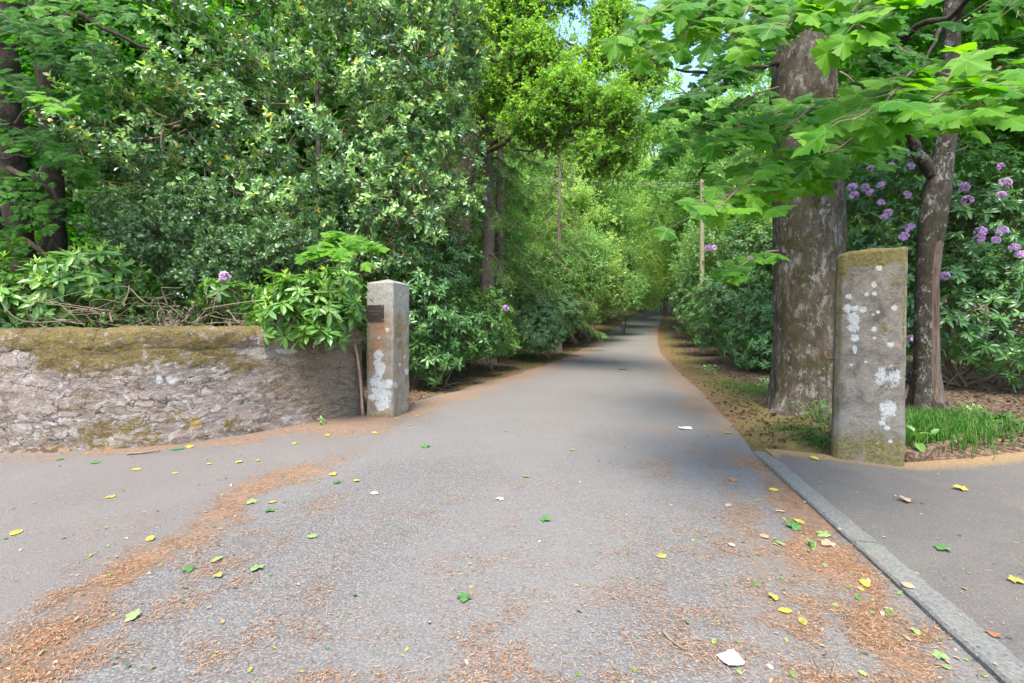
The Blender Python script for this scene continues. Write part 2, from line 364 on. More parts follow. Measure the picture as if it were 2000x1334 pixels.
M['bark_spruce'] = bark('spruce_bark', (.13, .10, .08), (.30, .24, .195), (.09, .09, .045), (.25, .21, .18), .0, .1, 2.4)
M['bark_wood'] = bark('woodland_bark', (.06, .046, .032), (.15, .115, .08), (.075, .08, .022), (.2, .17, .13), .05, .45)

def mat_asphalt():
    m, nt = NEW('asphalt_road'); v = opos(nt)
    big = noise(nt, v, .55, 5, .6, .3); mid = noise(nt, v, 2.6, 6, .65); fine = noise(nt, v, 75, 8, .8); fine2 = noise(nt, v, 170, 3, .6)
    agg = voro(nt, v, 84); aggc = voro(nt, v, 84, 'F1', 'Color'); agn = nd(nt, 'ShaderNodeSeparateColor', {0: aggc}).outputs[0]
    expo = attr(nt, 'expo'); lit = attr(nt, 'litter'); dark = attr(nt, 'smooth')
    base = mix(nt, ramp(nt, fine, [(.25, 0), (.75, 1)]), (0.089, 0.082, 0.075), (0.182, 0.168, 0.155))
    base = mix(nt, ramp(nt, mid, [(.35, .0), (.7, .5)]), base, (0.146, 0.133, 0.122))
    stone = mix(nt, agn, (0.070, 0.065, 0.063), (0.217, 0.205, 0.197))
    stone = mix(nt, ramp(nt, agg, [(.35, 0), (.62, .85)]), stone, (0.066, 0.062, 0.056))
    ef = mth(nt, 'ADD', expo, mth(nt, 'MULTIPLY', mth(nt, 'SUBTRACT', mid, .5), 1.1))
    ef = ramp(nt, ef, [(.2, .28), (.8, .68)])
    col = mix(nt, ef, base, stone)
    # isolated dark pits where chippings have gone
    pit = mth(nt, 'MULTIPLY', ramp(nt, voro(nt, v, 26), [(.17, 1), (.26, 0)]), ramp(nt, noise(nt, v, 1.6, 4), [(.50, 0), (.60, .75)]))
    pit = mth(nt, 'MULTIPLY', pit, mth(nt, 'SUBTRACT', 1.0, ef))
    col = mix(nt, pit, col, (0.066, 0.063, 0.057))
    tar = mix(nt, ramp(nt, fine, [(.3, 0), (.7, 1)]), (0.089, 0.077, 0.069), (0.155, 0.137, 0.123))
    df = ramp(nt, mth(nt, 'ADD', dark, mth(nt, 'MULTIPLY', mth(nt, 'SUBTRACT', mid, .5), .5)), [(.42, 0), (.58, 1)])
    col = mix(nt, df, col, tar)
    col = mix(nt, ramp(nt, big, [(.4, 0), (.75, .28)]), col, (0.182, 0.167, 0.151))
    # pale scuffs
    col = mix(nt, ramp(nt, fine2, [(.62, 0), (.75, .55)]), col, (0.275, 0.257, 0.240))
    # fallen orange needles, matted where the mask is high
    lo = nd(nt, 'ShaderNodeMapping', {'Vector': nd(nt, 'ShaderNodeTexCoord').outputs['Object'], 'Scale': (1, 1, 1)}).outputs[0]
    ln = C(nt, noise(nt, lo, 40, 8, .8, .8)); lb = C(nt, noise(nt, lo, 6, 7, .7, .5))
    lf = mth(nt, 'ADD', mth(nt, 'MULTIPLY', lit, .62), mth(nt, 'ADD', mth(nt, 'MULTIPLY', ln, .42), mth(nt, 'MULTIPLY', lb, .36)))
    lf = ramp(nt, lf, [(.68, 0), (.90, .55), (1.1, .88)])
    lcol = mix(nt, C(nt, noise(nt, lo, 95, 4, .7)), (.13, .07, .038), (.36, .205, .115))
    lcol = mix(nt, ramp(nt, noise(nt, lo, 11, 7, .7), [(.45, 0), (.6, .7)]), lcol, (.15, .105, .065))
    col = mix(nt, lf, col, lcol)
    h = mth(nt, 'ADD', mth(nt, 'MULTIPLY', fine, .5), mth(nt, 'MULTIPLY', mth(nt, 'SUBTRACT', 1.0, agg), mth(nt, 'MULTIPLY', ef, 1.6)))
    finish(nt, col, .9, bump(nt, mth(nt, 'ADD', h, mth(nt, 'MULTIPLY', ln, lf)), .006, .8), .25); return m
M['road'] = mat_asphalt()
def mat_path():
    m, nt = NEW('footpath_asphalt'); v = opos(nt)
    fine = noise(nt, v, 75, 5, .72); mid = noise(nt, v, 3, 5, .6); lit = attr(nt, 'litter')
    col = mix(nt, ramp(nt, fine, [(.28, 0), (.72, 1)]), (0.056, 0.050, 0.045), (0.125, 0.112, 0.099))
    col = mix(nt, ramp(nt, mid, [(.4, 0), (.75, .45)]), col, (0.130, 0.114, 0.098))
    col = mix(nt, ramp(nt, noise(nt, v, 130, 2), [(.66, 0), (.72, .7)]), col, (0.369, 0.315, 0.246))
    ln = noise(nt, v, 26, 6, .75, .6)
    lf = ramp(nt, mth(nt, 'ADD', mth(nt, 'MULTIPLY', lit, .7), mth(nt, 'MULTIPLY', ln, .6)), [(.62, 0), (.9, .9)])
    col = mix(nt, lf, col, mix(nt, C(nt, noise(nt, v, 90, 4)), (0.112, 0.071, 0.031), (0.324, 0.206, 0.095)))
    finish(nt, col, .88, bump(nt, fine, .005, .8), .3); return m
M['path'] = mat_path()
def mat_ground():
    m, nt = NEW('woodland_soil'); v = opos(nt)
    n1 = noise(nt, v, 7, 8, .7); n2 = noise(nt, v, 38, 5, .7); lit = attr(nt, 'litter'); moss = attr(nt, 'moss')
    lv = nd(nt, 'ShaderNodeTexVoronoi', {'Vector': v, 'Scale': 24.0, 'Randomness': 1.0}); lc = nd(nt, 'ShaderNodeSeparateColor', {0: lv.outputs['Color']}).outputs[0]
    col = mix(nt, C(nt, n1), (0.029, 0.020, 0.013), (0.094, 0.065, 0.042))
    col = mix(nt, ramp(nt, lc, [(.55, 0), (.6, .7)]), col, mix(nt, lc, (0.065, 0.037, 0.021), (0.217, 0.138, 0.087)))
    mo = mix(nt, C(nt, n2), (0.054, 0.051, 0.014), (0.159, 0.127, 0.043))
    col = mix(nt, ramp(nt, mth(nt, 'ADD', moss, mth(nt, 'MULTIPLY', mth(nt, 'SUBTRACT', n1, .5), 1.0)), [(.4, 0), (.65, .9)]), col, mo)
    ln = noise(nt, v, 22, 6, .75, .6)
    lf = ramp(nt, mth(nt, 'ADD', mth(nt, 'MULTIPLY', lit, .65), mth(nt, 'MULTIPLY', ln, .6)), [(.62, 0), (.9, .88)])
    col = mix(nt, lf, col, mix(nt, C(nt, noise(nt, v, 80, 4)), (0.079, 0.048, 0.021), (0.224, 0.138, 0.061)))
    finish(nt, col, .95, bump(nt, mth(nt, 'ADD', n1, mth(nt, 'MULTIPLY', lv.outputs['Distance'], .6)), .03, .8), .15); return m
M['ground'] = mat_ground()
def mat_kerb():
    m, nt = NEW('kerb_concrete'); v = opos(nt); n1 = noise(nt, v, 5, 6, .65); n2 = noise(nt, v, 70, 5, .7)
    col = mix(nt, C(nt, n2), (0.081, 0.080, 0.072), (0.176, 0.171, 0.158)); col = mix(nt, ramp(nt, n1, [(.5, 0), (.72, .6)]), col, (0.150, 0.147, 0.104))
    finish(nt, col, .9, bump(nt, n2, .006, .7), .2); return m
M['kerb'] = mat_kerb()
def mat_wall():
    m, nt = NEW('rubble_wall'); v = opos(nt); vs = opos(nt, (1, 1, 3.0))
    n1 = noise(nt, vs, 6, 9, .72, .5); n2 = noise(nt, v, 48, 8, .8); n3 = noise(nt, vs, 2.4, 8, .68, .5); n4 = noise(nt, v, 14, 9, .78, .4); n5 = noise(nt, opos(nt, (1, 1, 1.5)), 19, 9, .8, 1.2)
    st = attr(nt, 'stone'); edge = attr(nt, 'edge'); moss = attr(nt, 'moss'); grime = attr(nt, 'grime'); lich = attr(nt, 'lichen'); och = attr(nt, 'ochre')
    stone = ramp(nt, st, [(0, (0.210, 0.142, 0.119)), (.3, (0.277, 0.207, 0.173)), (.55, (0.227, 0.182, 0.154)), (.8, (0.302, 0.235, 0.196)), (1, (0.176, 0.146, 0.127))])
    stone = mix(nt, C(nt, n5), mix(nt, .25, stone, (0.084, 0.065, 0.054)), stone)
    stone = mix(nt, ramp(nt, n1, [(.42, 0), (.64, .8)]), stone, (0.336, 0.279, 0.235))
    mort = mix(nt, C(nt, n2), (0.210, 0.170, 0.135), (0.437, 0.381, 0.327))
    mf = mth(nt, 'ADD', mth(nt, 'MULTIPLY', mth(nt, 'SUBTRACT', 1.0, edge), .22), mth(nt, 'ADD', mth(nt, 'MULTIPLY', n3, .65), mth(nt, 'MULTIPLY', n4, .40)))
    col = mix(nt, ramp(nt, mf, [(.50, 0), (.62, .85)]), stone, mort)
    col = mix(nt, ramp(nt, n5, [(.33, .8), (.39, 0)]), col, (0.046, 0.035, 0.026))
    wv = nd(nt, 'ShaderNodeVectorMath', {0: opos(nt, (1, 1, 2.3)), 1: nd(nt, 'ShaderNodeVectorMath', {0: nd(nt, 'ShaderNodeTexNoise', {'Vector': v, 'Scale': 5.0, 'Detail': 6.0, 'Roughness': .7}).outputs['Color'], 1: (.32, .32, .5)}, operation='MULTIPLY').outputs[0]}, operation='ADD').outputs[0]
    ed = voro(nt, wv, 4.6, 'DISTANCE_TO_EDGE'); cell = nd(nt, 'ShaderNodeSeparateColor', {0: voro(nt, wv, 4.6, 'F1', 'Color')}).outputs[0]
    lime = noise(nt, opos(nt, (1, 1, 1.7)), 7, 10, .78, 1.0)
    col = mix(nt, ramp(nt, cell, [(.2, .5), (.5, 0), (.8, .45)]), col, mix(nt, ramp(nt, cell, [(.45, 0), (.55, 1)]), (.15, .115, .10), (.34, .245, .21)))
    col = mix(nt, ramp(nt, lime, [(.52, 0), (.575, .85)]), col, mix(nt, C(nt, n2), (.36, .32, .285), (.56, .53, .49)))
    crack = mth(nt, 'MULTIPLY', ramp(nt, ed, [(.012, 1), (.05, 0)]), ramp(nt, n3, [(.44, 0), (.56, .95)]))
    col = mix(nt, crack, col, (.045, .035, .028))
    col = mix(nt, ramp(nt, n4, [(.58, 0), (.66, .7)]), col, (0.378, 0.340, 0.296))
    col = mix(nt, ramp(nt, n2, [(.34, .7), (.44, 0)]), col, (0.059, 0.045, 0.035))
    col = mix(nt, ramp(nt, noise(nt, opos(nt, (1, 1, 1.5)), 3.4, 9, .72, .8), [(.50, 0), (.60, .72)]), col, mix(nt, C(nt, n4), (0.084, 0.061, 0.039), (0.210, 0.158, 0.108)))
    col = mix(nt, ramp(nt, noise(nt, opos(nt, (1, 1, 2.2)), 8.5, 9, .75, .8), [(.56, 0), (.63, .75)]), col, mix(nt, C(nt, n2), (0.277, 0.243, 0.208), (0.470, 0.429, 0.385)))
    g = mth(nt, 'ADD', grime, mth(nt, 'MULTIPLY', mth(nt, 'SUBTRACT', n3, .5), 1.6))
    col = mix(nt, ramp(nt, g, [(.3, 0), (.8, .85)]), col, mix(nt, C(nt, n2), (.10, .074, .044), (.33, .255, .175)))
    ms = mth(nt, 'ADD', moss, mth(nt, 'ADD', mth(nt, 'MULTIPLY', mth(nt, 'SUBTRACT', n4, .5), 3.4), mth(nt, 'MULTIPLY', mth(nt, 'SUBTRACT', n3, .5), 2.4)))
    mcol = mix(nt, C(nt, n2), (.055, .04, .012), (.27, .205, .055)); mcol = mix(nt, ramp(nt, n3, [(.45, 0), (.6, .75)]), mcol, mix(nt, C(nt, n4), (.085, .06, .03), (.20, .145, .075)))
    col = mix(nt, ramp(nt, ms, [(.34, 0), (.62, .95)]), col, mcol)
    col = mix(nt, ramp(nt, mth(nt, 'ADD', och, mth(nt, 'MULTIPLY', mth(nt, 'SUBTRACT', n4, .5), .9)), [(.45, 0), (.55, .85)]), col, (.36, .25, .08))
    col = mix(nt, ramp(nt, mth(nt, 'ADD', lich, mth(nt, 'MULTIPLY', mth(nt, 'SUBTRACT', mth(nt, 'ADD', mth(nt, 'MULTIPLY', n4, .5), mth(nt, 'MULTIPLY', n2, .5)), .5), 2.6)), [(.42, 0), (.62, .8)]), col, (.50, .49, .47))
    h = mth(nt, 'ADD', mth(nt, 'SUBTRACT', mth(nt, 'MULTIPLY', n5, .9), mth(nt, 'MULTIPLY', crack, .5)), mth(nt, 'ADD', mth(nt, 'MULTIPLY', n4, .7), mth(nt, 'MULTIPLY', n2, .5)))
    finish(nt, col, .95, bump(nt, h, .035, 1.0), .12); return m
M['wall'] = mat_wall()
def mat_pillar(name, c1, c2, c3, spots=.5):
    m, nt = NEW(name); v = opos(nt); vz = opos(nt, (1, 1, .35))
    n1 = noise(nt, v, 4.5, 9, .7, .4); n2 = noise(nt, v, 60, 8, .8); n3 = noise(nt, v, 17, 9, .78, .5); n4 = noise(nt, vz, 9, 7, .65); n5 = noise(nt, v, 32, 8, .75, .6)
    lich, moss, rust, pale = attr(nt, 'lichen'), attr(nt, 'moss'), attr(nt, 'rust'), attr(nt, 'pale')
    col = mix(nt, C(nt, n1), c1, c2)
    col = mix(nt, ramp(nt, n3, [(.47, 0), (.60, .8)]), col, c3)
    col = mix(nt, ramp(nt, noise(nt, v, 3.2, 10, .76, .6), [(.47, 0), (.60, .72)]), col, mix(nt, C(nt, n5), [x * .5 for x in c1], [x * 1.1 for x in c1]))
    col = mix(nt, ramp(nt, n4, [(.30, .6), (.45, 0)]), col, [x * .45 for x in c1])
    col = mix(nt, ramp(nt, n2, [(.33, .85), (.45, 0)]), col, [x * .3 for x in c1])
    col = mix(nt, ramp(nt, n2, [(.56, 0), (.68, .5)]), col, [min(.5, x * 1.35) for x in c2])
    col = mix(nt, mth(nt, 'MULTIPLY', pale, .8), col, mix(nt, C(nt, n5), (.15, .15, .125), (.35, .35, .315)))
    col = mix(nt, ramp(nt, mth(nt, 'ADD', rust, mth(nt, 'MULTIPLY', mth(nt, 'SUBTRACT', n4, .5), 1.0)), [(.3, 0), (.8, .75)]), col, (.25, .135, .065))
    mm = mth(nt, 'ADD', moss, mth(nt, 'ADD', mth(nt, 'MULTIPLY', mth(nt, 'SUBTRACT', n3, .5), 1.8), mth(nt, 'MULTIPLY', mth(nt, 'SUBTRACT', n1, .5), 1.2)))
    col = mix(nt, ramp(nt, mm, [(.34, 0), (.75, .9)]), col, mix(nt, C(nt, n5), (.055, .045, .014), (.225, .185, .06)))
    sp = mth(nt, 'MULTIPLY', ramp(nt, n5, [(.60, 0), (.64, 1)]), ramp(nt, n1, [(.64 - .2 * spots, 0), (.70 - .2 * spots, .85)]))
    col = mix(nt, sp, col, (.43, .43, .41))
    lf = mth(nt, 'ADD', lich, mth(nt, 'ADD', mth(nt, 'MULTIPLY', mth(nt, 'SUBTRACT', n5, .5), 1.5), mth(nt, 'MULTIPLY', mth(nt, 'SUBTRACT', n3, .5), 1.2)))
    lf = ramp(nt, lf, [(.44, 0), (.60, .9)])
    col = mix(nt, lf, col, mix(nt, C(nt, n5), (.30, .30, .28), (.54, .54, .51)))
    h = mth(nt, 'ADD', mth(nt, 'MULTIPLY', n3, .9), mth(nt, 'ADD', mth(nt, 'MULTIPLY', n2, .5), mth(nt, 'MULTIPLY', n5, .6)))
    finish(nt, col, .93, bump(nt, h, .022, .9), .15); return m
M['pillar_l'] = mat_pillar('left_sandstone', (.185, .14, .10), (.30, .24, .185), (.22, .195, .155), .2)
M['pillar_r'] = mat_pillar('right_sandstone', (0.128, 0.105, 0.088), (0.285, 0.240, 0.196), (0.237, 0.215, 0.171), .45)
M['bronze'] = plain('bronze_plaque', (.085, .06, .055), .45, .5, Metallic=.6)
M['bronze_light'] = plain('worn_bronze', (.2, .17, .16), .4, .5, Metallic=.6)
M['screw'] = plain('screw_head', (.55, .5, .38), .4, .5, Metallic=.5)
M['iron'] = plain('rusty_iron', (.26, .13, .08), .8)
M['stick'] = plain('bare_stick', (0.3, 0.18, 0.125), .75)
M['pole'] = plain('pole_wood', (.25, .235, .14), .85)
M['wire'] = plain('wire_metal', (.35, .37, .36), .5)
M['paper'] = plain('paper_white', (0.6, 0.6, 0.59), .7)
M['yellow'] = plain('yellow_leaf', (.44, .33, .04), .5); M['green'] = plain('green_leaf', (0.06, 0.155, 0.04), .5)
M['palegreen'] = plain('pale_green_leaf', (0.18, 0.25, 0.09), .55); M['tan'] = plain('tan_leaf', (0.34, 0.22, 0.14), .7); M['buff'] = plain('buff_leaf', (0.4, 0.35, 0.28), .7)
M['rustleaf'] = plain('rust_leaf', (0.24, 0.11, 0.05), .7); M['olive'] = plain('olive_leaf', (0.27, 0.23, 0.05), .6)

# ------------------------------------------------------------------ ground, road, footpath
def spaced(a, b, zones):
    """coordinates from a to b with the step of the zone they are in: (from, to, step)"""
    out, x = [a], a
    while x < b:
        st = min([s for f, t, s in zones if f <= x < t] or [5.0]); x += st; out.append(min(x, b))
    return np.array(out)
gx = spaced(-150, 170, [(-150, -40, 12), (-40, -12, 1.5), (-12, -6, .3), (-6, 10, .11), (10, 30, .5), (30, 60, 2.5), (60, 170, 12)])
gy = spaced(-60, 260, [(-60, -8, 8), (-8, 0, .8), (0, 14, .11), (14, 30, .3), (30, 75, .7), (75, 120, 4), (120, 260, 12)])
XX, YY = np.meshgrid(gx, gy); x, y = XX.ravel(), YY.ravel()
z = gz(x, y) - .012
r_ = x - xR(y); l_ = xL(y) - x
on_road = (r_ < 0) & (l_ < 0)
under_path = (y < 5.1) & (x > kerb_x(y) - .1)
z = z + np.where(on_road | under_path, -.02, .018 * fbm(np.stack([x * 3, y * 3, 0 * x], 1), 3) * sstep(np.maximum(r_, l_), 0, .3))
g = Geo(); g.add(np.stack([x, y, z], 1), grid_faces(len(gy), len(gx)))
near = (y > 0) & (y < 70) & (x > -10) & (x < 40)
lit = np.zeros(len(x)); lit[near] = litter(x[near], y[near])
lit = np.maximum(lit, .55 * (1 - sstep(r_, .2, 1.3)) * (r_ > -.1) * (y > 4.5)); lit = np.maximum(lit, .5 * (1 - sstep(l_, .2, 1.0)) * (l_ > -.1) * (y > 7.5))
moss = .65 * (1 - sstep(np.abs(r_ - .7), .3, .9)) * (y > 5) + .55 * (1 - sstep(np.abs(l_ - .5), .3, .8)) * (y > 9)
moss = np.maximum(moss, .8 * (1 - sstep(np.hypot(x - 3.3, (y - 5.6) * .8), .5, 1.2)))
go = g.build('ground', M['ground'], smooth=True, attrs={'litter': lit, 'moss': moss})
tag(go, 'brown leaf strewn woodland soil with mossy verges', 'ground', kind='structure')

ry = spaced(-4, 63, [(-4, 1, .3), (1, 10, .06), (10, 20, .12), (20, 63, .35)]); nt_ = 190
a0, b0 = xL(ry), xR(ry)
tt = np.linspace(0, 1, nt_)[None]
wl = np.where(ry > 7.5, (np.sin(ry * 2.1) * .06 + np.sin(ry * 5.3) * .04), 0)
X = (a0 + wl)[:, None] * (1 - tt) + b0[:, None] * tt; Y = np.broadcast_to(ry[:, None], X.shape)
x, y = X.ravel(), Y.ravel()
z = zY(y) + .004 + .006 * (fbm(np.stack([x * .8, y * .8, 0 * x], 1), 9) - .5)
P2 = np.stack([x, y], 1)
tarline = np.array([G(*p) for p in [(-60, 1360), (120, 1235), (290, 1080), (420, 1000), (560, 930), (720, 880), (820, 800)]])
lx = np.interp(y, tarline[:, 1], tarline[:, 0])          # smoother old tarmac lies to the left of the needle line
smooth_ = sstep(lx - x, -.12, .12) * (y < 7.6)
expo = .35 + .5 * (1 - sstep(seg_dist(P2, np.array([G(*p) for p in [(150, 1334), (500, 1130), (700, 1000), (820, 930)]])), .35, 1.0))
expo = np.maximum(expo, .25 + .5 * (1 - sstep(seg_dist(P2, np.array([G(*p) for p in [(1250, 1334), (1330, 1150), (1340, 1000)]])), .15, .5)))
g = Geo(); g.add(np.stack([x, y, z], 1), grid_faces(len(ry), nt_))
ro = g.build('road', M['road'], smooth=True, attrs={'litter': np.maximum(litter(x, y), .13), 'expo': expo, 'smooth': smooth_})
tag(ro, 'worn grey tarmac drive strewn with orange needles', 'road', kind='structure')

PATH_Z = .032
bx = np.array([0, .12, .45, 1.2, 2.0, 3.2, 7.0, 12.0]); by = np.array([4.98, 4.96, 4.80, 4.46, 4.62, 5.0, 6.2, 7.4])
aa = np.concatenate([np.linspace(0, 4, 90), np.linspace(4.1, 12, 40)]); bb = np.linspace(0, 1, 150) ** .8
A, B = np.meshgrid(aa, bb); yb = np.interp(A, bx, by)
Y = -3 + B * (yb + 3); X = kerb_x(Y) + .152 + A
x, y = X.ravel(), Y.ravel()
z = PATH_Z - .004 + .006 * (fbm(np.stack([x, y, 0 * x], 1), 4) - .5)
pl = .9 * (1 - sstep(np.interp(A.ravel(), bx, by) - y, .05, .55)) + .35 * (1 - sstep(A.ravel(), .0, .1))
g = Geo(); g.add(np.stack([x, y, z], 1), grid_faces(len(bb), len(aa)))
tag(g.build('footpath', M['path'], smooth=True, attrs={'litter': pl}), 'dark asphalt footpath behind the kerb', 'footpath', kind='structure')

def box_loop(w, d, cham=.02, step=.012):
    """perimeter of a chamfered rectangle, dense points, centred"""
    hx, hy = w / 2, d / 2; c = cham
    cs = [(-hx + c, -hy), (hx - c, -hy), (hx, -hy + c), (hx, hy - c), (hx - c, hy), (-hx + c, hy), (-hx, hy - c), (-hx, -hy + c)]
    out = []
    for p, q in zip(cs, cs[1:] + cs[:1]):
        p, q = np.array(p), np.array(q); n = max(2, int(np.linalg.norm(q - p) / step))
        out += [p + (q - p) * k / n for k in range(n)]
    return np.array(out)
# kerb stones, butted end to end along the drive's edge
kb = [(-2.2, -.3), (-.3, 1.45), (1.45, 2.82), (2.82, 4.35), (4.35, 4.95)]
klab = ['kerb stone nearest the bottom edge beside the white paper scrap', 'kerb stone out of view beside the footpath',
        'long grey kerb stone beside the thickest orange needles and the bright yellow leaf', 'grey kerb stone between two open joints next to the tan curled leaf',
        'short sunken end stone of the kerb nearest the mossy pillar']
for (ya, yb_), lab in list(zip(kb, klab))[1:]:
    d = np.array([kerb_x(yb_) - kerb_x(ya), yb_ - ya]); L = np.linalg.norm(d) - .02
    n = max(8, int(L / .03)); loop = np.array([(0, -.1), (0, .024), (.012, .036), (.14, .036), (.150, .028), (.150, -.1)])
    pr = []
    for k in range(len(loop) - 1):
        m_ = max(1, int(np.linalg.norm(loop[k + 1] - loop[k]) / .02)); pr += [loop[k] + (loop[k + 1] - loop[k]) * q / m_ for q in range(m_)]
    pr = np.array(pr + [loop[-1]]); s = np.linspace(0, L, n)
    V = np.stack([np.broadcast_to(pr[None, :, 0], (n, len(pr))), np.broadcast_to(s[:, None], (n, len(pr))), np.broadcast_to(pr[None, :, 1], (n, len(pr)))], -1).reshape(-1, 3)
    V = V + (fbm(V * 14 + ya * 7, 2, 3)[:, None] - .5) * np.array([.012, .0, .008])
    if ya > 4: V[:, 2] -= .02 * sstep(V[:, 1], .1, L)
    F = grid_faces(n, len(pr)); npt = len(pr)
    for e0 in (0, (n - 1) * npt): F = np.concatenate([F, [(e0, e0 + k + (1 if e0 else 0), e0 + k + (0 if e0 else 1)) for k in range(1, npt - 1)]])
    g = Geo(); g.add(V, F); o = g.build('kerb_stone', M['kerb'], smooth=False)
    o.location = (kerb_x(ya), ya, 0); o.rotation_euler = (0, 0, math.atan2(d[1], d[0]) - math.pi / 2)
    if ya < 0: lab = klab[0]
    tag(o, lab, 'kerb stone', 'kerb stones edging the footpath')

# ------------------------------------------------------------------ boundary wall
seg = np.linalg.norm(np.diff(WALL, axis=0), axis=1); S = np.concatenate([[0], np.cumsum(seg)]); WL = S[-1]
def wall_at(s):
    p = np.stack([np.interp(s, S, WALL[:, 0]), np.interp(s, S, WALL[:, 1])], -1)
    q = np.stack([np.interp(s + .05, S, WALL[:, 0]), np.interp(s + .05, S, WALL[:, 1])], -1); q0 = np.stack([np.interp(s - .05, S, WALL[:, 0]), np.interp(s - .05, S, WALL[:, 1])], -1)
    t = unit(q - q0); return p, np.stack([t[:, 1], -t[:, 0]], -1)     # normal towards the forecourt
def wall_attrs(s, zz):
    q = np.stack([s * 2.9 + .3 * np.sin(zz * 9), zz * 10.5], 1)
    q = q + 1.1 * np.stack([fbm(np.stack([s * 5, zz * 8, 0 * s], 1), 21), fbm(np.stack([s * 5, zz * 8, 5 + 0 * s], 1), 23)], 1)
    f1, f2, cid = worley2(q, 40); e = sstep(f2 - f1, .02, .3)
    px = WL - s                                            # metres back from the pillar
    n = fbm(np.stack([s * 1.5, zz * 2, 0 * s], 1), 31, 4); n2 = fbm(np.stack([s * .9, zz * 1.6, 3 + 0 * s], 1), 37, 4)
    low = 1.13 - .27 * sstep(fbm(np.stack([s * 1.1, 0 * s, 0 * s], 1), 51, 3), .35, .65) * sstep(px, 1.2, 2.4) - .02
    moss = .9 * sstep(zz, low - .1, low + .2) * (.25 + 1.15 * n) * (1 - .35 * sstep(px, 2.2, .4))
    moss = np.maximum(moss, .55 * sstep(n2, .55, .72))
    grime = .95 * (1 - sstep(px, .5, 2.4)) + .5 * sstep(n, .55, .75) - .45 * (1 - sstep(zz, .1, .6)) * sstep(px, .4, 1.2)
    och = np.zeros(len(s)); lich = np.zeros(len(s))
    p, _ = wall_at(s)
    ppx, ppy = CX + p[:, 0] / p[:, 1] * FPX, HOR - (zz - CAM_H) / p[:, 1] * FPX
    for cx, cyy, rr in [(381, 826, 12)]: och = np.maximum(och, 1.0 - .5 * (np.hypot(ppx - cx, ppy - cyy) / rr) ** 2)
    for cx, cyy, rx, ry2 in [(312, 742, 9, 8), (336, 742, 14, 9), (560, 686, 26, 6)]:
        lich = np.maximum(lich, .85 - .45 * (((ppx - cx) / rx) ** 2 + ((ppy - cyy) / ry2) ** 2))
    return e, cid, moss, grime, och, np.clip(lich, 0, 1)
wall = empty('boundary_wall', (float(WALL[40, 0]), float(WALL[40, 1]), 0)); wloc = np.array(wall.location)
tag(wall, 'curved rubble stone wall with mossy rounded coping beside the plaque pillar', 'wall')
s1 = np.concatenate([np.arange(1.5, 5.0, .06), np.arange(5.0, WL + .001, .016)]); z1 = np.arange(-.06, 1.121, .015)
SS, ZZ = np.meshgrid(s1, z1, indexing='ij'); s, zz = SS.ravel(), ZZ.ravel()
e, cid, moss, grime, och, lich = wall_attrs(s, zz)
p, nrm = wall_at(s)
render_ = sstep(fbm(np.stack([s * 1.3, zz * 2.2, 9 + 0 * s], 1), 61, 4), .42, .6)
disp = (e * (.2 + .9 * cid) * .007) * (1 - .75 * render_) + .016 * (fbm(np.stack([s * 9, zz * 13, 0 * s], 1), 71, 5) - .5) + .012 * moss + .05 * (fbm(np.stack([s * .8, zz * 1.2, 0 * s], 1), 73, 3) - .5)
V = np.concatenate([p + nrm * disp[:, None], zz[:, None]], 1) - wloc
g = Geo(); g.add(V, grid_faces(len(s1), len(z1)))
# the plain back face and end
pb, nb = wall_at(s1[::6]); back = np.concatenate([np.concatenate([pb - nb * .42, np.full((len(pb), 1), -.06)], 1), np.concatenate([pb - nb * .42, np.full((len(pb), 1), 1.12)], 1)]) - wloc
fb = np.array([(k, k + 1, len(pb) + k + 1) for k in range(len(pb) - 1)] + [(k, len(pb) + k + 1, len(pb) + k) for k in range(len(pb) - 1)])
g.add(back, fb); zb = np.zeros(len(back))
g.build('wall_face', M['wall'], wall, smooth=True, attrs={k: np.concatenate([v, zb]) for k, v in dict(stone=cid, edge=e, moss=moss, grime=grime, ochre=och, lichen=lich).items()})
prof = curve([(.004, 0, 1.085), (.016, 0, 1.13), (.02, 0, 1.20), (.0, 0, 1.28), (-.07, 0, 1.335), (-.2, 0, 1.36), (-.34, 0, 1.335), (-.44, 0, 1.24), (-.45, 0, 1.1)], 40)
cuts = [1.5, 5.0, 6.65, 7.42, 9.0, WL]
for ca, cb in zip(cuts[:-1], cuts[1:]):
    s1 = np.linspace(ca + .0015, cb - .0015, int((cb - ca) / (.018 if ca >= 5 else .08)))
    SS, QQ = np.meshgrid(s1, np.arange(len(prof)), indexing='ij'); s, q = SS.ravel(), QQ.ravel(); zz = prof[q, 2]
    p, nrm = wall_at(s)
    e, cid, moss, grime, och, lich = wall_attrs(s, zz)
    lump = .085 * (fbm(np.stack([s * 1.9, q * .05, 0 * s], 1), 81, 3) - .5) + .05 * (fbm(np.stack([s * 8, zz * 8, q * .08], 1), 83, 5) - .5) + .012 * moss
    endr = (.022 if ca in (5.0, 6.65) else .008) * (1 - sstep(np.minimum(s - ca, cb - s), 0, .05))
    out = prof[q, 0] + lump * (prof[q, 0] > -.1) - endr
    V = np.concatenate([p + nrm * out[:, None], (zz + lump * .7 - endr - .02 * (1 - sstep(WL - s, .2, 1.2)))[:, None]], 1) - wloc
    g = Geo(); g.add(V, grid_faces(len(s1), len(prof)))
    g.build('coping_stone', M['wall'], wall, smooth=True, attrs=dict(stone=cid, edge=np.ones(len(s)), moss=np.maximum(moss * .9, .05 + .8 * sstep(fbm(np.stack([s * 2, zz * 3, q * .05], 1), 91, 3), .3, .6)), grime=grime, ochre=och, lichen=lich))

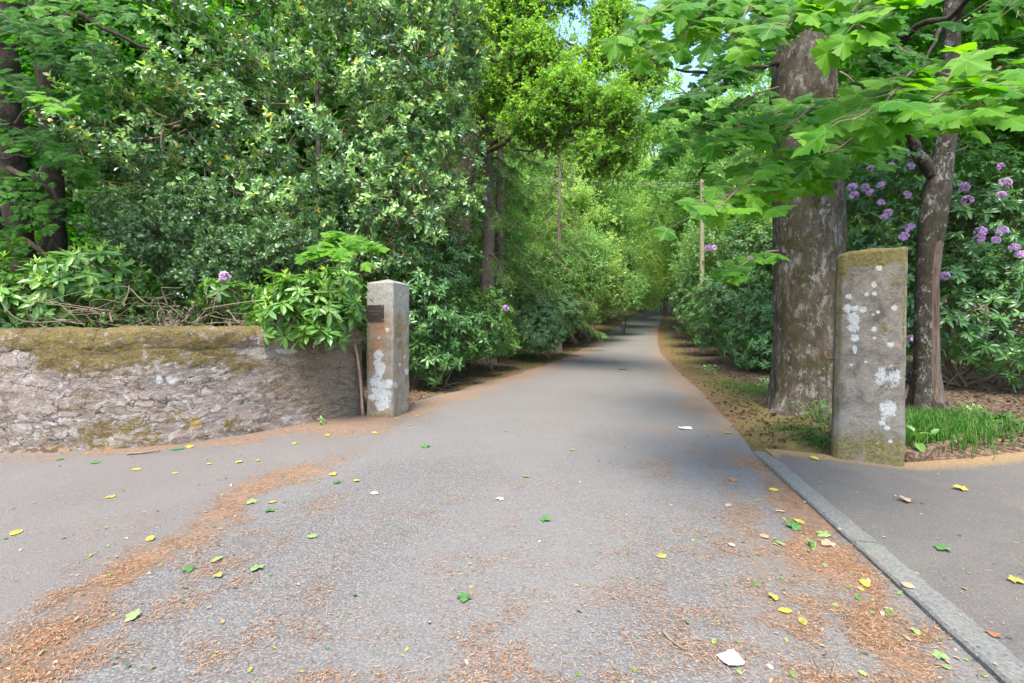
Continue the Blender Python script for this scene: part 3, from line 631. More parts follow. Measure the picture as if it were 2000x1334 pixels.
# ------------------------------------------------------------------ gate pillars
def pillar_shell(w, h, cham, top_fn, marks, seed, hump=.0):
    loop = box_loop(w, w, cham, .011); n = len(loop); zs = np.arange(0, h + .001, .011); rows = [np.concatenate([loop, np.full((n, 1), zz)], 1) for zz in zs]
    for k in range(1, 15):
        f = 1 - k / 14; rows.append(np.concatenate([loop * max(f, .004), np.full((n, 1), h) + top_fn(f)], 1))
    V = np.concatenate(rows); rad = unit(np.concatenate([V[:, :2], np.zeros((len(V), 1))], 1))
    side = np.arange(len(V)) < len(zs) * n
    d = .014 * (fbm(V * 9 + seed, seed, 4) - .5) + .012 * (fbm(V * 2.5 + seed, seed + 3, 3) - .5)
    edge = np.minimum(np.abs(np.abs(V[:, 0]) - w / 2), 9) + np.minimum(np.abs(np.abs(V[:, 1]) - w / 2), 9)
    d = d - .010 * (1 - sstep(edge, .0, .05)) * fbm(V * 6, seed + 7, 3)
    V = V + rad * (d * side)[:, None]; V[~side, 2] += .025 * (fbm(V[~side] * 7, seed + 5, 4) - .5) * (1 + 2 * hump)
    V[side, 2] += np.where(V[side, 2] > h - .03, .012 * (fbm(V[side] * 7, seed + 5, 3) - .5), 0)
    F = grid_faces(len(rows), n, True)
    return V, F
# left pillar with plaque
wl_ = .474; LP = np.array([-1.78, 6.80]); angL = -math.radians(18.4)
exL = np.array([math.cos(angL), math.sin(angL)]); eyL = np.array([-math.sin(angL), math.cos(angL)])
cL = LP - exL * wl_ / 2 + eyL * wl_ / 2
pil = empty('gate_pillar', (cL[0], cL[1], -.02), angL)
tag(pil, 'square stone gate pillar with a bronze plaque at the end of the wall', 'gate pillar', 'pillars flanking the drive entrance')
V, F = pillar_shell(wl_, 2.05, .012, lambda f: .075 * (1 - f), None, 11)
def pil_px(V, c, ang):
    ca, sa = math.cos(ang), math.sin(ang)
    X = c[0] + V[:, 0] * ca - V[:, 1] * sa; Yw = c[1] + V[:, 0] * sa + V[:, 1] * ca
    return CX + X / Yw * FPX, HOR - (V[:, 2] - .02 - CAM_H) / Yw * FPX
px, py = pil_px(V, cL, angL)
front = V[:, 1] < -wl_ / 2 + .03; right = V[:, 0] > wl_ / 2 - .03
def blobs(px, py, mask, lst, base=0.9):
    out = np.zeros(len(px))
    for cx, cyy, rx, ry_ in lst: out = np.maximum(out, base - .42 * (((px - cx) / rx) ** 2 + ((py - cyy) / ry_) ** 2))
    return np.clip(out, 0, 1) * mask
lich = blobs(px, py, front, [(739, 694, 9, 10), (737, 710, 8, 8), (743, 718, 11, 12), (741, 728, 8, 9), (734, 744, 12, 11), (745, 752, 14, 9), (759, 750, 8, 10), (735, 763, 9, 8), (744, 772, 17, 13), (727, 776, 9, 6), (748, 787, 15, 12), (755, 770, 11, 10), (744, 797, 9, 6), (756, 644, 4, 4), (740, 660, 2.5, 3)])
lich = np.maximum(lich, blobs(px, py, right | front, [(794, 725, 4.5, 6), (772, 752, 4, 6), (781, 712, 2, 4), (790, 697, 2, 3)], .85))
halo = blobs(px, py, front, [(739, 688, 14, 14), (743, 716, 17, 18)], .8)
mossl = blobs(px, py, right, [(779, 640, 9, 26), (782, 675, 8, 14), (780, 618, 5, 16)], .72) + .55 * (1 - sstep(V[:, 2], .0, .22)) + blobs(px, py, front, [(718, 705, 6, 40)], .7)
rust = blobs(px, py, front, [(738, 672, 15, 16), (732, 700, 12, 26), (742, 640, 18, 18)], .85) + blobs(px, py, right, [(786, 690, 3, 30)], .7)
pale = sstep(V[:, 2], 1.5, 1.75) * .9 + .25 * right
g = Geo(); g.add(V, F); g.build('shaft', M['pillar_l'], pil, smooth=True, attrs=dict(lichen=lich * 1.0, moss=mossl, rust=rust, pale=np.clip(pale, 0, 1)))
# plaque: left part of the front face, photo px 718-753 x 597-627
pz0, pz1 = 1.35 + (640 - 627) / FPX * 6.93, 1.35 + (640 - 596) / FPX * 6.93
def boxmesh(x0, x1, y0, y1, z0, z1):
    v = [(x, y, z) for x in (x0, x1) for y in (y0, y1) for z in (z0, z1)]
    q = [(0, 1, 3, 2), (4, 6, 7, 5), (0, 4, 5, 1), (2, 3, 7, 6), (0, 2, 6, 4), (1, 5, 7, 3)]
    return np.array(v, float), np.array([t for a, b, c, d in q for t in ((a, b, c), (a, c, d))])
fy = -wl_ / 2 - .004; px0, px1 = -.222, .085; pz0 += .02; pz1 += .02
g = Geo(); g.add(*boxmesh(px0, px1, fy - .010, fy + .012, pz0, pz1)); pq = g.build('plaque', M['bronze'], pil)
for cx in (px0 + .018, px1 - .018):
    for cz in (pz0 + .018, pz1 - .018):
        a = np.linspace(0, 2 * np.pi, 10, endpoint=False); R = .0065
        vv = np.concatenate([[(cx, fy - .0145, cz)], np.stack([cx + R * .7 * np.cos(a), 0 * a + fy - .0135, cz + R * .7 * np.sin(a)], 1), np.stack([cx + R * np.cos(a), 0 * a + fy - .0095, cz + R * np.sin(a)], 1)])
        ff = [(0, 1 + k, 1 + (k + 1) % 10) for k in range(10)] + [t for k in range(10) for t in ((1 + k, 11 + k, 11 + (k + 1) % 10), (1 + k, 11 + (k + 1) % 10, 1 + (k + 1) % 10))]
        g = Geo(); g.add(vv, ff); g.build('screw', M['screw'], pq)
# weathered, no longer legible raised lettering: an upper line and a small lower line of worn strokes
r = RNG(3); g = Geo(); pw, ph = px1 - px0, pz1 - pz0
for line, (u0, u1, v0, hh, step) in enumerate([(.14, .92, .58, .10, .085), (.30, .68, .38, .065, .06)]):
    u = u0
    while u < u1:
        for k in range(2 if r.random() < .7 else 1):
            uu = u + k * step * .42
            g.add(*boxmesh(px0 + uu * pw, px0 + uu * pw + .0045, fy - .0125, fy - .0095, pz0 + v0 * ph, pz0 + (v0 + hh * r.uniform(.75, 1)) * ph))
        if r.random() < .6: g.add(*boxmesh(px0 + u * pw + .0046, px0 + (u + step * .42) * pw - .0002, fy - .0125, fy - .0095, pz0 + (v0 + hh * r.choice([0, .4, .62])) * ph, pz0 + (v0 + hh * .1) * ph + hh * ph * .6))
        u += step
g.build('lettering', M['bronze_light'], pq)
# right pillar, mossy, leaning a little
wr = .565; RP = np.array([3.25, 4.62]); angR = -math.radians(33.5)
exR = np.array([math.cos(angR), math.sin(angR)]); eyR = np.array([-math.sin(angR), math.cos(angR)])
cR = RP + exR * wr / 2 + eyR * wr / 2
pir = empty('gate_pillar', (cR[0], cR[1], .0), angR)
tag(pir, 'tall mossy stone gate pillar with white lichen patches in front of the thick maple trunk', 'gate pillar', 'pillars flanking the drive entrance')
V, F = pillar_shell(wr, 2.10, .045, lambda f: .05 * (1 - f ** 2), None, 23, .5)
tp = V[:, 2] / 2.1
V[:, :2] *= (1 - .035 * tp)[:, None]; V[:, 0] += .035 * tp; V[:, 2] += .03 * tp * (V[:, 0] / wr)
px, py = pil_px(V + np.array([0, 0, .02]), cR, angR); front = V[:, 1] < -wr / 2 * .965 + .03; left = V[:, 0] < -wr / 2 + .09
lich = blobs(px, py, front, [(1717, 524, 7, 6), (1707, 557, 5, 7), (1658, 579, 6, 6), (1657, 602, 9, 8), (1671, 602, 8, 6), (1684, 604, 9, 6), (1668, 622, 13, 11), (1667, 640, 12, 9), (1670, 660, 8, 7), (1669, 682, 5, 9), (1707, 643, 5, 5), (1708, 660, 4, 4), (1740, 673, 7, 5.5), (1733, 735, 25, 21), (1738, 750, 13, 10), (1735, 797, 18, 15), (1741, 806, 9, 8),
     (1722, 826, 7, 6), (1726, 818, 5, 4), (1732, 836, 6, 4), (1739, 862, 5, 3.5), (1747, 601, 7, 5), (1715, 609, 4, 3.5), (1692, 575, 5, 4), (1708, 573, 4, 4), (1662, 713, 3, 3), (1691, 707, 3, 2.5), (1705, 615, 3, 3)], .92)
moss = .95 * sstep(V[:, 2], 1.84, 2.07) * (.5 + .8 * fbm(V * 4, 5, 3)) + .55 * left * sstep(fbm(V * np.array([3, 3, 1.2]), 9, 4), .25, .55) * (V[:, 2] > .4) + blobs(px, py, front, [(1712, 500, 22, 22), (1748, 550, 14, 11), (1650, 535, 9, 14), (1765, 600, 5, 120), (1725, 640, 10, 14)], .75)
moss = np.maximum(moss, .85 * (1 - sstep(V[:, 2], .08, .6)) * (.4 + fbm(V * 3, 15, 3)))
rust = blobs(px, py, front, [(1697, 495, 12, 9)], .8) + blobs(px, py, left, [(1620, 712, 8, 24)], .7)
pale = .5 * (1 - sstep(V[:, 2], .25, .6)) * .7
g = Geo(); g.add(V, F); g.build('shaft', M['pillar_r'], pir, smooth=True, attrs=dict(lichen=lich, moss=np.clip(moss, 0, 1.2), rust=rust, pale=pale))
hp = curve([(-wr / 2 + .03, -.12, 1.03), (-wr / 2 - .05, -.13, 1.03), (-wr / 2 - .055, -.13, 1.10)], 10)
g = Geo(); g.add(*tube(hp, [.017] * 10, 8)); g.build('hinge_pin', M['iron'], pir, smooth=True)
M['moss_tuft'] = leaf_mat('moss_strand', [(0, (.05, .035, .01)), (.6, (.11, .08, .022)), (1, (.2, .15, .04))], .8, .2, .1, (1, 1, 1))
r = RNG(8)
for cx, cz, n, sp in [(.17, .98, 60, .06), (.16, .82, 80, .065), (.05, 1.45, 16, .05)]:
    g = Geo(); P = np.stack([cx + r.normal(0, sp * .55, n), np.full(n, -wr / 2 + .012), cz + r.normal(0, sp * .5, n)], 1)
    T = np.stack([r.normal(.1, .6, n), -np.abs(r.normal(.35, .2, n)), r.normal(-.5, .5, n)], 1)
    put(g, LEAF4, P, T, r.normal(0, 1, (n, 3)), r.uniform(.03, .07, n), r.random(n), 0, r.uniform(.006, .012, n)); g.build('moss_tuft', M['moss_tuft'], pir)

# ------------------------------------------------------------------ foliage builders
def lobes_px(lst): return [(U(px, py, d), np.array(rad, float)) for px, py, d, rad in lst]
def sample_lobes(lobes, n, r, depth=.42, bump_=.22, power=1.6, gaps=0.0):
    """points in the outer shell of a union of lobes, with outward directions"""
    area = np.array([(rad[0] * rad[1] + rad[1] * rad[2] + rad[0] * rad[2]) for _, rad in lobes]); pick = r.choice(len(lobes), int(n * (1.7 + 2.2 * gaps)), p=area / area.sum())
    C = np.array([c for c, _ in lobes])[pick]; R = np.array([q for _, q in lobes])[pick]
    D = unit(r.normal(0, 1, (len(pick), 3)))
    b = 1 + bump_ * 2 * (fbm(D * 2.2 + C * 1.7, 7, 3) - .5) + bump_ * 1.2 * (fbm(C + D * R * 2.6, 8, 2) - .5)
    rho = b * (1 - depth * r.random(len(pick)) ** power)
    P = C + D * R * rho[:, None]; keep = np.ones(len(P), bool)
    for k, (c, q) in enumerate(lobes):
        inside = np.linalg.norm((P - c) / q, axis=1) < .62
        keep &= ~(inside & (pick != k))
    if gaps: keep &= fbm(P * 1.5, 19, 3) > .5 - .22 * (1 - gaps) + .02 * r.normal(0, 1, len(P))
    P, D = P[keep][:n], unit((D / R)[keep][:n])
    return P, D
def twigs_with_leaves(g, tpl, P, D, r, L, nl, size, mat, up=.35, jit=.5, rscale=1.0, roff=0.0, twig=None, gt=None, flat=.55, wfac=1.0):
    n = len(P)
    Td = unit(D * .75 + np.array([0, 0, up]) + r.normal(0, jit, (n, 3)))
    L = L * r.uniform(.6, 1.3, n); B0 = P - Td * L[:, None]
    if gt is not None: gt.add(*many_tubes(B0 - Td * L[:, None] * .5, P, .0055 * twig, .002 * twig, bow=r.normal(0, .02, (n, 3)) * L[:, None] * 3))
    t = np.linspace(.12, 1, nl)[None] + r.uniform(-.05, .05, (n, nl)); pos = B0[:, None] + Td[:, None] * (L[:, None] * t)[..., None]
    ref = unit(np.cross(Td, np.array([.2, .3, .93]))); ref2 = np.cross(Td, ref)
    ang = np.arange(nl)[None] * 2.4 + r.uniform(0, 6.28, (n, 1))
    rad = np.cos(ang)[..., None] * ref[:, None] + np.sin(ang)[..., None] * ref2[:, None]
    T = unit(rad * .8 + Td[:, None] * (.35 + .6 * t[..., None]) + r.normal(0, .25, (n, nl, 3)))
    N = Td[:, None] * .4 + np.array([0, 0, flat]) + D[:, None] * .55 + r.normal(0, .35, (n, nl, 3))
    tint = np.clip(.45 * r.random((n, 1)) + .3 * r.random((n, nl)) + .3 * t - .02, 0, 1) * rscale + roff
    tint = np.where(r.random((n, nl)) < (.010 if tpl is LEAF8 else 0), 1.0, np.minimum(tint, .95))
    put(g, tpl, pos.reshape(-1, 3), T.reshape(-1, 3), N.reshape(-1, 3), (size * r.uniform(.65, 1.2, (n, nl))).ravel(), tint.ravel(), mat, (size * wfac * r.uniform(.75, 1.15, (n, nl))).ravel())
def rosettes(g, P, D, r, size, mat=0, nl=9, young=.4, gt=None, hi=.78, up=.45, stem=.28):
    n = len(P); A = unit(D * .7 + np.array([0, 0, up]) + r.normal(0, .28, (n, 3)))
    if gt is not None: gt.add(*many_tubes(P - A * stem, P, .006, .004, bow=r.normal(0, .02, (n, 3))))
    ref = unit(np.cross(A, np.array([.2, .3, .93]))); ref2 = np.cross(A, ref)
    ang = np.arange(nl)[None] * 2.399 + r.uniform(0, 6.28, (n, 1)) + r.normal(0, .15, (n, nl)); lift = r.normal(.18, .28, (n, nl)) - .1
    rad = np.cos(ang)[..., None] * ref[:, None] + np.sin(ang)[..., None] * ref2[:, None]
    T = unit(rad + A[:, None] * lift[..., None] + np.array([0, 0, -.12])); N = A[:, None] + r.normal(0, .18, (n, nl, 3))
    pos = P[:, None] + rad * .008 + A[:, None] * r.uniform(-.03, .012, (n, nl, 1))
    sz = size * r.uniform(.62, 1.12, (n, nl)) * r.uniform(.8, 1.15, (n, 1))
    rn = np.clip(r.random((n, 1)) * .5 + r.random((n, nl)) * .5, 0, 1) * hi
    put(g, LEAF_RH, pos.reshape(-1, 3), T.reshape(-1, 3), N.reshape(-1, 3), sz.ravel(), rn.ravel(), mat)
    k = r.random(n) < young; m_ = k.sum()
    if m_:
        ny = 5; ang = np.arange(ny)[None] * 1.31 + r.uniform(0, 6.28, (m_, 1)); A2, R1, R2 = A[k], ref[k], ref2[k]
        rad = np.cos(ang)[..., None] * R1[:, None] + np.sin(ang)[..., None] * R2[:, None]
        T = unit(A2[:, None] + rad * r.uniform(.25, .7, (m_, ny, 1))); pos = P[k][:, None] + A2[:, None] * .012 + 0 * rad
        put(g, LEAF_RH, pos.reshape(-1, 3), T.reshape(-1, 3), (-rad + A2[:, None] * .5).reshape(-1, 3), (size * r.uniform(.35, .62, (m_, ny))).ravel(), np.full(m_ * ny, .97) - .1 * r.random(m_ * ny), mat, (size * .5 * r.uniform(.5, .8, (m_, ny))).ravel())
def front_depth(lobes, px, py, frac=.97):
    d = np.arange(3, 60, .05); P = np.stack([(px - CX) / FPX * d, d, CAM_H - (py - HOR) / FPX * d], 1); ins = np.zeros(len(d), bool)
    for c, q in lobes: ins |= np.linalg.norm((P - c) / q, axis=1) < frac
    return d[ins.argmax()] if ins.any() else None
def flower_cluster(parent, p, D, size, r, loc):
    g = Geo(); n = 15; c = unit(r.normal(0, 1, (n, 3)) + D * .9) ; base = p + c * size * .38
    for k in range(5):
        a = k * 1.2566; ref = unit(np.cross(c, np.array([.3, .5, .8]))); ref2 = np.cross(c, ref)
        rad = math.cos(a) * ref + math.sin(a) * ref2
        put(g, leaf8(.75, .1, .2), base, rad * .8 + c * .55, c - rad * .4, size * .42 * r.uniform(.8, 1.15, n), r.random(n), 0)
    g.V = [v - loc for v in g.V]
    return g.build('flower_cluster', M['petal'], parent)
def local(g, loc):
    g.V = [v - loc for v in g.V]; return g
def plant(name, base, label, cat, group=None):
    o = empty(name, tuple(base)); tag(o, label, cat, group); return o, np.array(base, float)
def stems_to(g, base, lobes, r, R0, n=None, sides=7, wob=.12):
    for k, (c, q) in enumerate(lobes):
        b = base + np.array([r.normal(0, .12), r.normal(0, .12), 0]); m_ = (b + c) / 2 + r.normal(0, .15, 3) * q
        P = curve([b, m_ * [1, 1, .9], c + [0, 0, q[2] * .4]], 14, wob * .4, int(r.integers(1e6))); g.add(*tube(P, np.linspace(R0, R0 * .25, 14), sides))

def rhododendron(lst, label, n, size=.14, mat='rhodo', seed=0, young=.4, flowers=(), group='rhododendrons around the entrance', stems=True, base=None, hi=.78, depth=.5, fl=.13, nl=9):
    r = RNG(seed); lobes = lobes_px(lst)
    c0 = np.mean([c for c, _ in lobes], 0); b = np.array([c0[0], c0[1], float(gz(c0[0], c0[1]))]) if base is None else np.array(base, float)
    root, loc = plant('rhododendron', b, label, 'rhododendron', group)
    P, D = sample_lobes(lobes, n, r, depth, .25, 1.3); ok = P[:, 2] > gz(P[:, 0], P[:, 1]) + .08; P, D = P[ok], D[ok]
    g, gt = Geo(), Geo(); rosettes(g, P, D, r, size, 0, nl, young, gt, hi)
    local(g, loc).build('foliage', M[mat], root); local(gt, loc).build('twig_growth', M['twig'], root)
    if stems:
        gs = Geo(); stems_to(gs, b, lobes, r, .03); local(gs, loc).build('stem', M['twig'], root, smooth=True)
    for px, py in flowers:
        d = front_depth(lobes, px, py, 1.1)
        if d is None: d = float(np.mean([c[1] for c, _ in lobes]) - .6)
        flower_cluster(root, U(px, py, d - .12), np.array([0, -.8, .5]), fl * RNG(int(px)).uniform(.85, 1.2), RNG(int(px * 7 + py)), loc)
    return root, lobes

# ------------------------------------------------------------------ rhododendrons
rhododendron([(40, 585, 6.1, (.75, .5, .42)), (150, 545, 6.3, (.6, .5, .38)), (-80, 560, 6.0, (.8, .5, .5)), (205, 520, 6.6, (.45, .4, .3))], 'light green rhododendron leaning over the mossy wall beside the dark maple stems', 270, .2, 'rhodo', 1, .6, base=(-6.5, 6.4, .1))
rhododendron([(590, 575, 6.45, (.62, .42, .33)), (560, 625, 6.15, (.45, .32, .26)), (645, 615, 6.4, (.42, .34, .34)), (620, 655, 6.2, (.25, .25, .2)), (660, 560, 6.9, (.4, .4, .3))], 'bright rhododendron spilling over the wall against the plaque pillar', 190, .2, 'rhodo', 2, .6, base=(-3.0, 7.5, .1))
rhododendron([(445, 575, 6.7, (.42, .4, .25))], 'small rhododendron behind the wall with a single mauve flower', 30, .19, 'rhodo', 3, .3, [(439, 541)], fl=.1, base=(-3.9, 7.0, .1))
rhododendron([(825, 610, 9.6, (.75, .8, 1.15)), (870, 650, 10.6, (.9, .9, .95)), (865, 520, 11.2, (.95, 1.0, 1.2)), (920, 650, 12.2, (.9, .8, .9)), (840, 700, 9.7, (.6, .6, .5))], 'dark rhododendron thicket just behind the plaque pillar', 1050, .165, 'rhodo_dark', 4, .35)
rhododendron([(955, 620, 13.5, (.8, .8, .95)), (975, 660, 14.2, (.75, .7, .6)), (930, 610, 14.0, (.8, .8, .7))], 'yellowish rhododendron with thin pale shoots below the spruce trunk', 600, .155, 'rhodo', 5, .5, [(988, 602)], fl=.15)
rhododendron([(1050, 640, 17.0, (1.1, .9, .95)), (1090, 615, 19.0, (1.1, 1.0, 1.0)), (1045, 595, 18.5, (1.0, 1.0, .9))], 'silvery green rhododendron beside the small grass patch at the drive edge', 1300, .15, 'rhodo_pale', 6, .45, depth=.4)
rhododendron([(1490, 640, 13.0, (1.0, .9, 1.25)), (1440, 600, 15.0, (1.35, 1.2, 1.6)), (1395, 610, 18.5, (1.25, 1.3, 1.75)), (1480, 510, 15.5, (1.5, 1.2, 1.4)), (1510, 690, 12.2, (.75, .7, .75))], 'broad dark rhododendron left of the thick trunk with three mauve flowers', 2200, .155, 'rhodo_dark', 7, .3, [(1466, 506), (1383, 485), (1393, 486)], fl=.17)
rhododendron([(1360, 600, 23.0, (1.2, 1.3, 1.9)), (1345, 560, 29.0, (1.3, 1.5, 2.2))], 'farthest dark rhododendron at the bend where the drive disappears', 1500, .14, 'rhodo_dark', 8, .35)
FL = [(1664, 366), (1690, 366), (1668, 382), (1699, 375), (1721, 362), (1770, 381), (1720, 397), (1734, 416), (1725, 425), (1777, 445), (1765, 462), (1882, 366), (1889, 391), (1955, 381), (1963, 358), (1915, 453), (1912, 466), (1944, 470), (1957, 452), (1981, 483), (1993, 498), (1845, 539), (1781, 661), (1740, 325), (1778, 325), (1950, 327), (1700, 330), (1770, 300)]
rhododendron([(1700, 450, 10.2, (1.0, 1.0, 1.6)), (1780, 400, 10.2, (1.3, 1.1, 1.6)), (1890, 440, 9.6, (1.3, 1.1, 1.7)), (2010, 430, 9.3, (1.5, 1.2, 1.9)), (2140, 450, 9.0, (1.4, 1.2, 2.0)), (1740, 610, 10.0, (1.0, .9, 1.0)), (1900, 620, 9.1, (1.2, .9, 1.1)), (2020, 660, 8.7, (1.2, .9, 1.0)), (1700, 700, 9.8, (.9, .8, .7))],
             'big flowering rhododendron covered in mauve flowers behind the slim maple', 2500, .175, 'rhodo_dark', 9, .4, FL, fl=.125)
# bare tangled stems behind the wall
root, loc = plant('dead_branches', (-5.0, 6.2, .2), 'tangle of bare brown stems behind the wall under the small holly', 'branches')
r = RNG(77); g = Geo()
for k in range(85):
    a = U(r.uniform(60, 450), r.uniform(590, 645), r.uniform(5.6, 6.4)); b = a + np.array([r.normal(.0, .55), r.normal(.1, .3), r.uniform(-.1, .28)]); m_ = (a + b) / 2 + r.normal(0, .12, 3)
    g.add(*tube(curve([a, m_, b], 9, .02, k), np.linspace(r.uniform(.005, .011), .002, 9), 5))
for k in range(30):
    a = np.array([r.uniform(-6.2, -3.6), r.uniform(5.9, 7), .1]); b = U(r.uniform(40, 430), r.uniform(590, 640), r.uniform(5.7, 6.6))
    g.add(*tube(curve([a, (a + b) / 2 + r.normal(0, .15, 3), b], 9, .02, k), np.linspace(.010, .004, 9), 5))
local(g, loc).build('bare_stem', M['twig_pale'], root, smooth=True)

# ------------------------------------------------------------------ holly tree and bush
def holly_tree():
    r = RNG(100)
    lobes = lobes_px([(620, 250, 9.6, (2.1, 1.7, 1.9)), (340, 240, 8.7, (1.5, 1.2, 1.15)), (800, 110, 10.0, (1.6, 1.5, 1.9)), (500, 70, 9.8, (2.0, 1.6, 1.7)), (770, 420, 9.5, (1.35, 1.2, 1.25)), (500, 400, 8.9, (1.4, 1.1, .75)), (235, 330, 8.5, (1.0, .9, .7)), (875, 330, 10.3, (.85, 1.0, 1.4)), (700, -120, 10.2, (2.4, 1.9, 1.9)), (880, 60, 10.6, (.9, 1.1, 1.5)), (640, 480, 9.4, (1.0, .9, .8)), (180, 260, 8.9, (.7, .7, .6))])
    b = np.array([-4.2, 9.8, .1]); root, loc = plant('holly_tree', b, 'huge glossy holly tree with a few yellow leaves rising behind the wall', 'holly tree')
    g, gt = Geo(), Geo(); P, D = sample_lobes(lobes, 1250, r, .5, .45, 1.5); k = np.repeat(np.arange(len(P)), 5); lean = unit(D + np.array([0, -.15, .25]) + r.normal(0, .35, D.shape))
    tone = np.repeat(np.clip(r.normal(.5, .3, len(P)), 0, 1), 5)
    P = P[k] + lean[k] * r.uniform(-.12, .30, (len(k), 1)) + r.normal(0, .10, (len(k), 3)); D = unit(D[k] * .4 + lean[k] + r.normal(0, .3, (len(k), 3)))
    k = tone < .5
    twigs_with_leaves(g, LEAF8, P[k], D[k], r, .26, 10, .115, 0, .2, .45, .62, -.06, 1.0, gt, .5, 1.15)
    twigs_with_leaves(g, LEAF8, P[~k], D[~k], r, .26, 10, .115, 0, .2, .45, .85, .14, 1.0, gt, .5, 1.15)
    local(g, loc).build('foliage', M['holly'], root); local(gt, loc).build('twig_growth', M['twig'], root)
    for k, (dx, top) in enumerate([(0, (620, 150, 9.6)), (.7, (780, 100, 10.1)), (-.5, (420, 200, 9.2))]):
        a = b + [dx, 0, -.05]; c = U(*top); gs = Geo(); gs.add(*tube(curve([a, a + [.1, -.1, 1.6], c], 26, .05, k), np.linspace(.14, .04, 26), 12)); local(gs, loc).build('trunk', M['bark_wood'], root, smooth=True)
    gs = Geo()
    for k in range(90):
        c, q = lobes[r.integers(len(lobes))]; d = unit(r.normal(0, 1, 3) + np.array([0, -.5, .1])); e_ = c + d * q * r.uniform(.7, 1.0); s_ = c + r.normal(0, .25, 3) * q
        gs.add(*tube(curve([s_, (s_ + e_) / 2 + r.normal(0, .18, 3), e_], 12, .05, k), np.linspace(r.uniform(.014, .03), .005, 12), 6))
    local(gs, loc).build('branch', M['twig_pale'], root, smooth=True)
holly_tree()
def holly_bush():
    r = RNG(110); lobes = lobes_px([(330, 465, 7.5, (.95, .7, .5)), (470, 490, 7.3, (.85, .6, .45)), (250, 430, 7.9, (.7, .6, .5)), (560, 470, 7.7, (.7, .6, .5)), (410, 540, 7.0, (.6, .45, .3)), (400, 420, 7.9, (.9, .7, .5))])
    b = np.array([-4.4, 7.6, .1]); root, loc = plant('holly_bush', b, 'dark spiny small leaved holly bush between the two light green rhododendrons', 'holly bush')
    g, gt = Geo(), Geo(); P, D = sample_lobes(lobes, 1500, r, .5, .35, 1.4)
    twigs_with_leaves(g, SPINY, P, D, r, .19, 9, .078, 0, .3, .5, 1.0, 0.0, .8, gt, .5, 1.1)
    local(g, loc).build('foliage', M['holly_dark'], root); local(gt, loc).build('twig_growth', M['twig_dark'], root)
    gs = Geo(); stems_to(gs, b, lobes, r, .025); local(gs, loc).build('stem', M['twig_dark'], root, smooth=True)
holly_bush()

# ------------------------------------------------------------------ maples
def spray(g, gt, P0, P1, r, n, size, width, droop=.25, mat=0, t0=.15, rl=0.0, rh=1.0, th=.009, face=1.05, sag=.12):
    """a flat leafy branch from P0 to P1: twigs either side, maple leaves on stalks"""
    P0, P1 = np.array(P0, float), np.array(P1, float); n = int(n * 1.45); ax = P1 - P0; L = np.linalg.norm(ax); ax = ax / L
    main = curve([P0, (P0 + P1) / 2 + [0, 0, sag * L * .5], P1], 14, .015 * L, int(r.integers(1e6))); gt.add(*tube(main, np.linspace(th * 1.6, th * .35, 14), 6))
    side = unit(np.cross(ax, np.array([0, 0, 1.0])))
    t = t0 + (1 - t0) * r.random(n) ** .8; k = np.clip((t * 13).astype(int), 0, 12); fr = (t * 13 - k)[:, None]; B = main[k] * (1 - fr) + main[k + 1] * fr
    sgn = r.choice([-1, 1], n); off = np.abs(r.normal(0, .55, n)) * width * (1.15 - .6 * t)
    tip = B + side * (sgn * off)[:, None] + ax * (off * .5)[:, None] + np.stack([0 * t, 0 * t, r.normal(0, .07, n) * (width + .2) - off * .15], 1)
    gt.add(*many_tubes(B, tip, .0028, .0013, bow=np.array([0, 0, .02]) + r.normal(0, .01, (n, 3))))
    T = unit(ax * r.uniform(.2, .8, (n, 1)) + side * (sgn * r.uniform(.2, .8, n))[:, None] + np.array([0, 0, -droop - .42]) + r.normal(0, .27, (n, 3)) + np.array([0, -.35, 0]))
    N = unit(np.array([0, 0, 1.0]) + np.array([0, -face, 0]) + r.normal(0, .3, (n, 3)))
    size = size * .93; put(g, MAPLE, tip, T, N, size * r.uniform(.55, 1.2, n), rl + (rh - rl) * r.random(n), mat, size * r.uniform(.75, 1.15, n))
def trunk_mesh(P, R, sides, seed, amp, flare=None, strip=None):
    P = np.asarray(P, float); T, B, N = frames(P); a = np.linspace(0, 2 * np.pi, sides, endpoint=False)
    ring = np.cos(a)[None, :, None] * B[:, None] + np.sin(a)[None, :, None] * N[:, None]
    V0 = P[:, None] + R[:, None, None] * ring; q = V0.reshape(-1, 3)
    d = amp * (fbm(q * [5, 5, 2.2], seed, 5) - .5) * 2 + amp * 1.6 * (fbm(q * [1.3, 1.3, .7], seed + 9, 3) - .5)
    V = q + ring.reshape(-1, 3) * d[:, None]
    hz = np.repeat(P[:, 2] - P[0, 2], sides)
    if flare:
        ang = np.arctan2(ring[..., 1], ring[..., 0]).ravel(); f = flare * np.exp(-hz / .28) * (.55 + .45 * np.cos(ang * 5 + 1.3) + .35 * np.exp(-((ang + 2.5) / .7) ** 2))
        V = V + ring.reshape(-1, 3) * f[:, None]
    rn = np.zeros(len(V))
    if strip is not None:
        w = (ring.reshape(-1, 3) @ strip); hh = sstep(hz, .1, .35) * (1 - sstep(hz, 2.3, 2.9))
        rn = sstep(w + .18 * (fbm(q * [2, 2, 1.2], seed + 4, 3) - .5), .55, .78) * hh; V = V - ring.reshape(-1, 3) * (rn * .035)[:, None]
    return V, grid_faces(len(P), sides, True), rn

